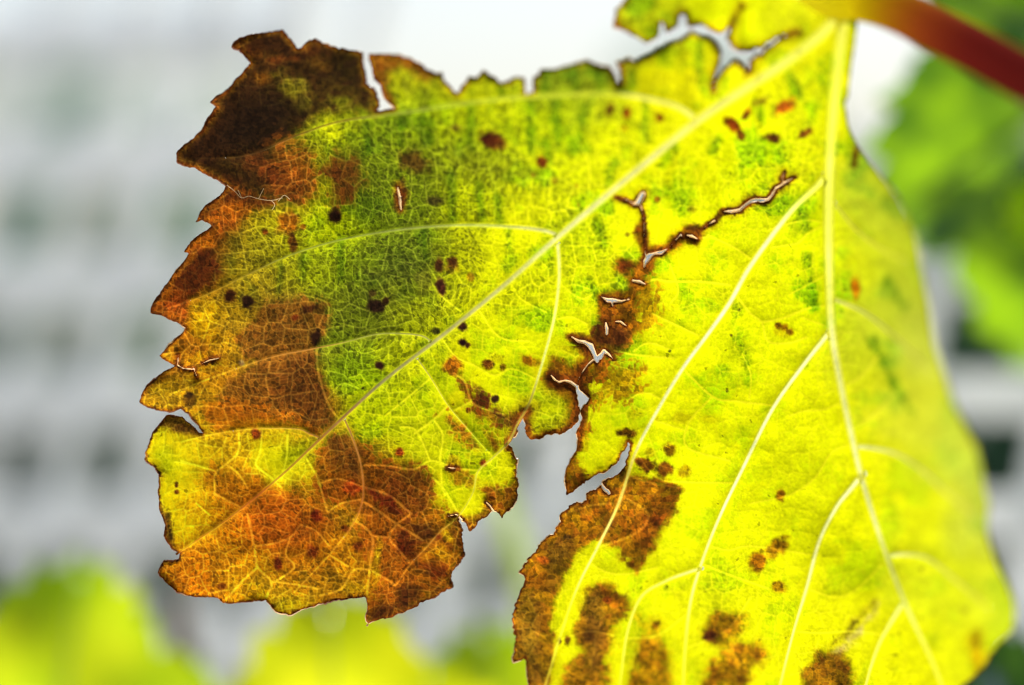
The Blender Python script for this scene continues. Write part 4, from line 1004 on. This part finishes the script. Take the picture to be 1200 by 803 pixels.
def px2m(p, dz): return p * SC * (DIST + dz) / DIST
cam_face = Vector((0, -1, 0))
YG, VEI = (0.36, 0.50, 0.006), (0.55, 0.62, 0.12)
G = 'blurred vine leaves behind the sharp leaf'
back_leaf('vine_leaf', 'blurred lime green vine leaf at the lower left corner', at(60, 915, .075), Vector((.12, .10, 1)), cam_face + Vector((.1, 0, -.1)), px2m(262, .075), (0.30, 0.48, 0.006), (0.58, 0.64, 0.01), 3, VEI)
back_leaf('vine_leaf', 'blurred bright yellow vine leaf under the rust coloured lobe', at(400, 985, .07), Vector((-.08, .08, 1)), cam_face + Vector((-.1, 0, -.05)), px2m(290, .07), (0.48, 0.56, 0.006), (0.76, 0.75, 0.01), 8, VEI)
back_leaf('vine_leaf', 'blurred yellow green vine leaf at the bottom between the two lobes', at(585, 945, .078), Vector((-.05, .08, 1)), cam_face + Vector((.2, 0, .1)), px2m(215, .078), (0.32, 0.48, 0.006), (0.55, 0.64, 0.01), 15, VEI)
back_leaf('vine_leaf', 'big blurred green vine leaf under the red petiole at upper right', at(1290, 66, .078), Vector((-.06, .10, -1)), cam_face + Vector((.2, .2, .25)), px2m(385, .078), (0.014, 0.06, 0.006), (0.18, 0.32, 0.005), 21, (.2, .3, .03), refl=.6, stalk=.3)
back_leaf('vine_leaf', 'blurred green vine leaf above the red petiole in the top right corner', at(1196, -22, .10), Vector((.15, .05, -1)), cam_face + Vector((0, .2, .3)), px2m(135, .10), (0.04, 0.12, 0.004), (0.20, 0.32, 0.004), 28, (.2, .3, .03), refl=.6, stalk=.3)
back_leaf('vine_leaf', 'blurred bright green vine leaf cut by the right border of the picture', at(1290, 250, .06), Vector((-1, .05, .05)), cam_face + Vector((-.1, .1, .1)), px2m(112, .06), (0.30, 0.50, 0.004), (0.42, 0.6, 0.006), 34, VEI)
back_leaf('vine_leaf', 'blurred dark green vine leaf at the lower right corner', at(1215, 905, .06), Vector((-.3, .05, 1)), cam_face + Vector((.2, .2, .5)), px2m(175, .06), (0.025, 0.075, 0.01), (0.05, 0.12, 0.012), 41, (.1, .15, .03), transl=.5, refl=.8)

# canes and a green shoot behind
m_cane = solid_material('brown_cane_bark', (0.10, 0.05, 0.02), (0.2, 0.11, 0.05), 90, 0.8, 0.5, 0.0006, stretch=(1, 1, .2))
cpts = [at(x, y, d) for x, y, d in ((208,700,.10),(214,760,.10),(224,850,.10),(236,1000,.10),(250,1300,.10),(262,1800,.10))]
v, f = tube(cpts, [px2m(w, .1) for w in (9, 17, 20, 21, 22, 24)], 14)
o = mesh_obj('vine_cane', v, f, m_cane); tag(o, 'brown woody vine cane between two blurred leaves at lower left', 'cane')
m_shoot = leaf_material('green_shoot_skin', col=(.42, .5, .16), var=(.5, .55, .2), refl=.8, gloss=.05, nscale=60)
cpts = [at(x, y, d) for x, y, d in ((575,520,.11),(592,600,.11),(612,660,.11),(628,740,.11),(634,850,.11),(640,1100,.11),(650,1600,.11))]
v, f = tube(cpts, [px2m(w, .11) for w in (6, 11, 13, 14, 15, 16, 16)], 14)
o = mesh_obj('vine_shoot', v, f, m_shoot); tag(o, 'pale green vine shoot blurred behind the gap in the leaf', 'shoot')
print('verts', len(co), 'faces', npoly)
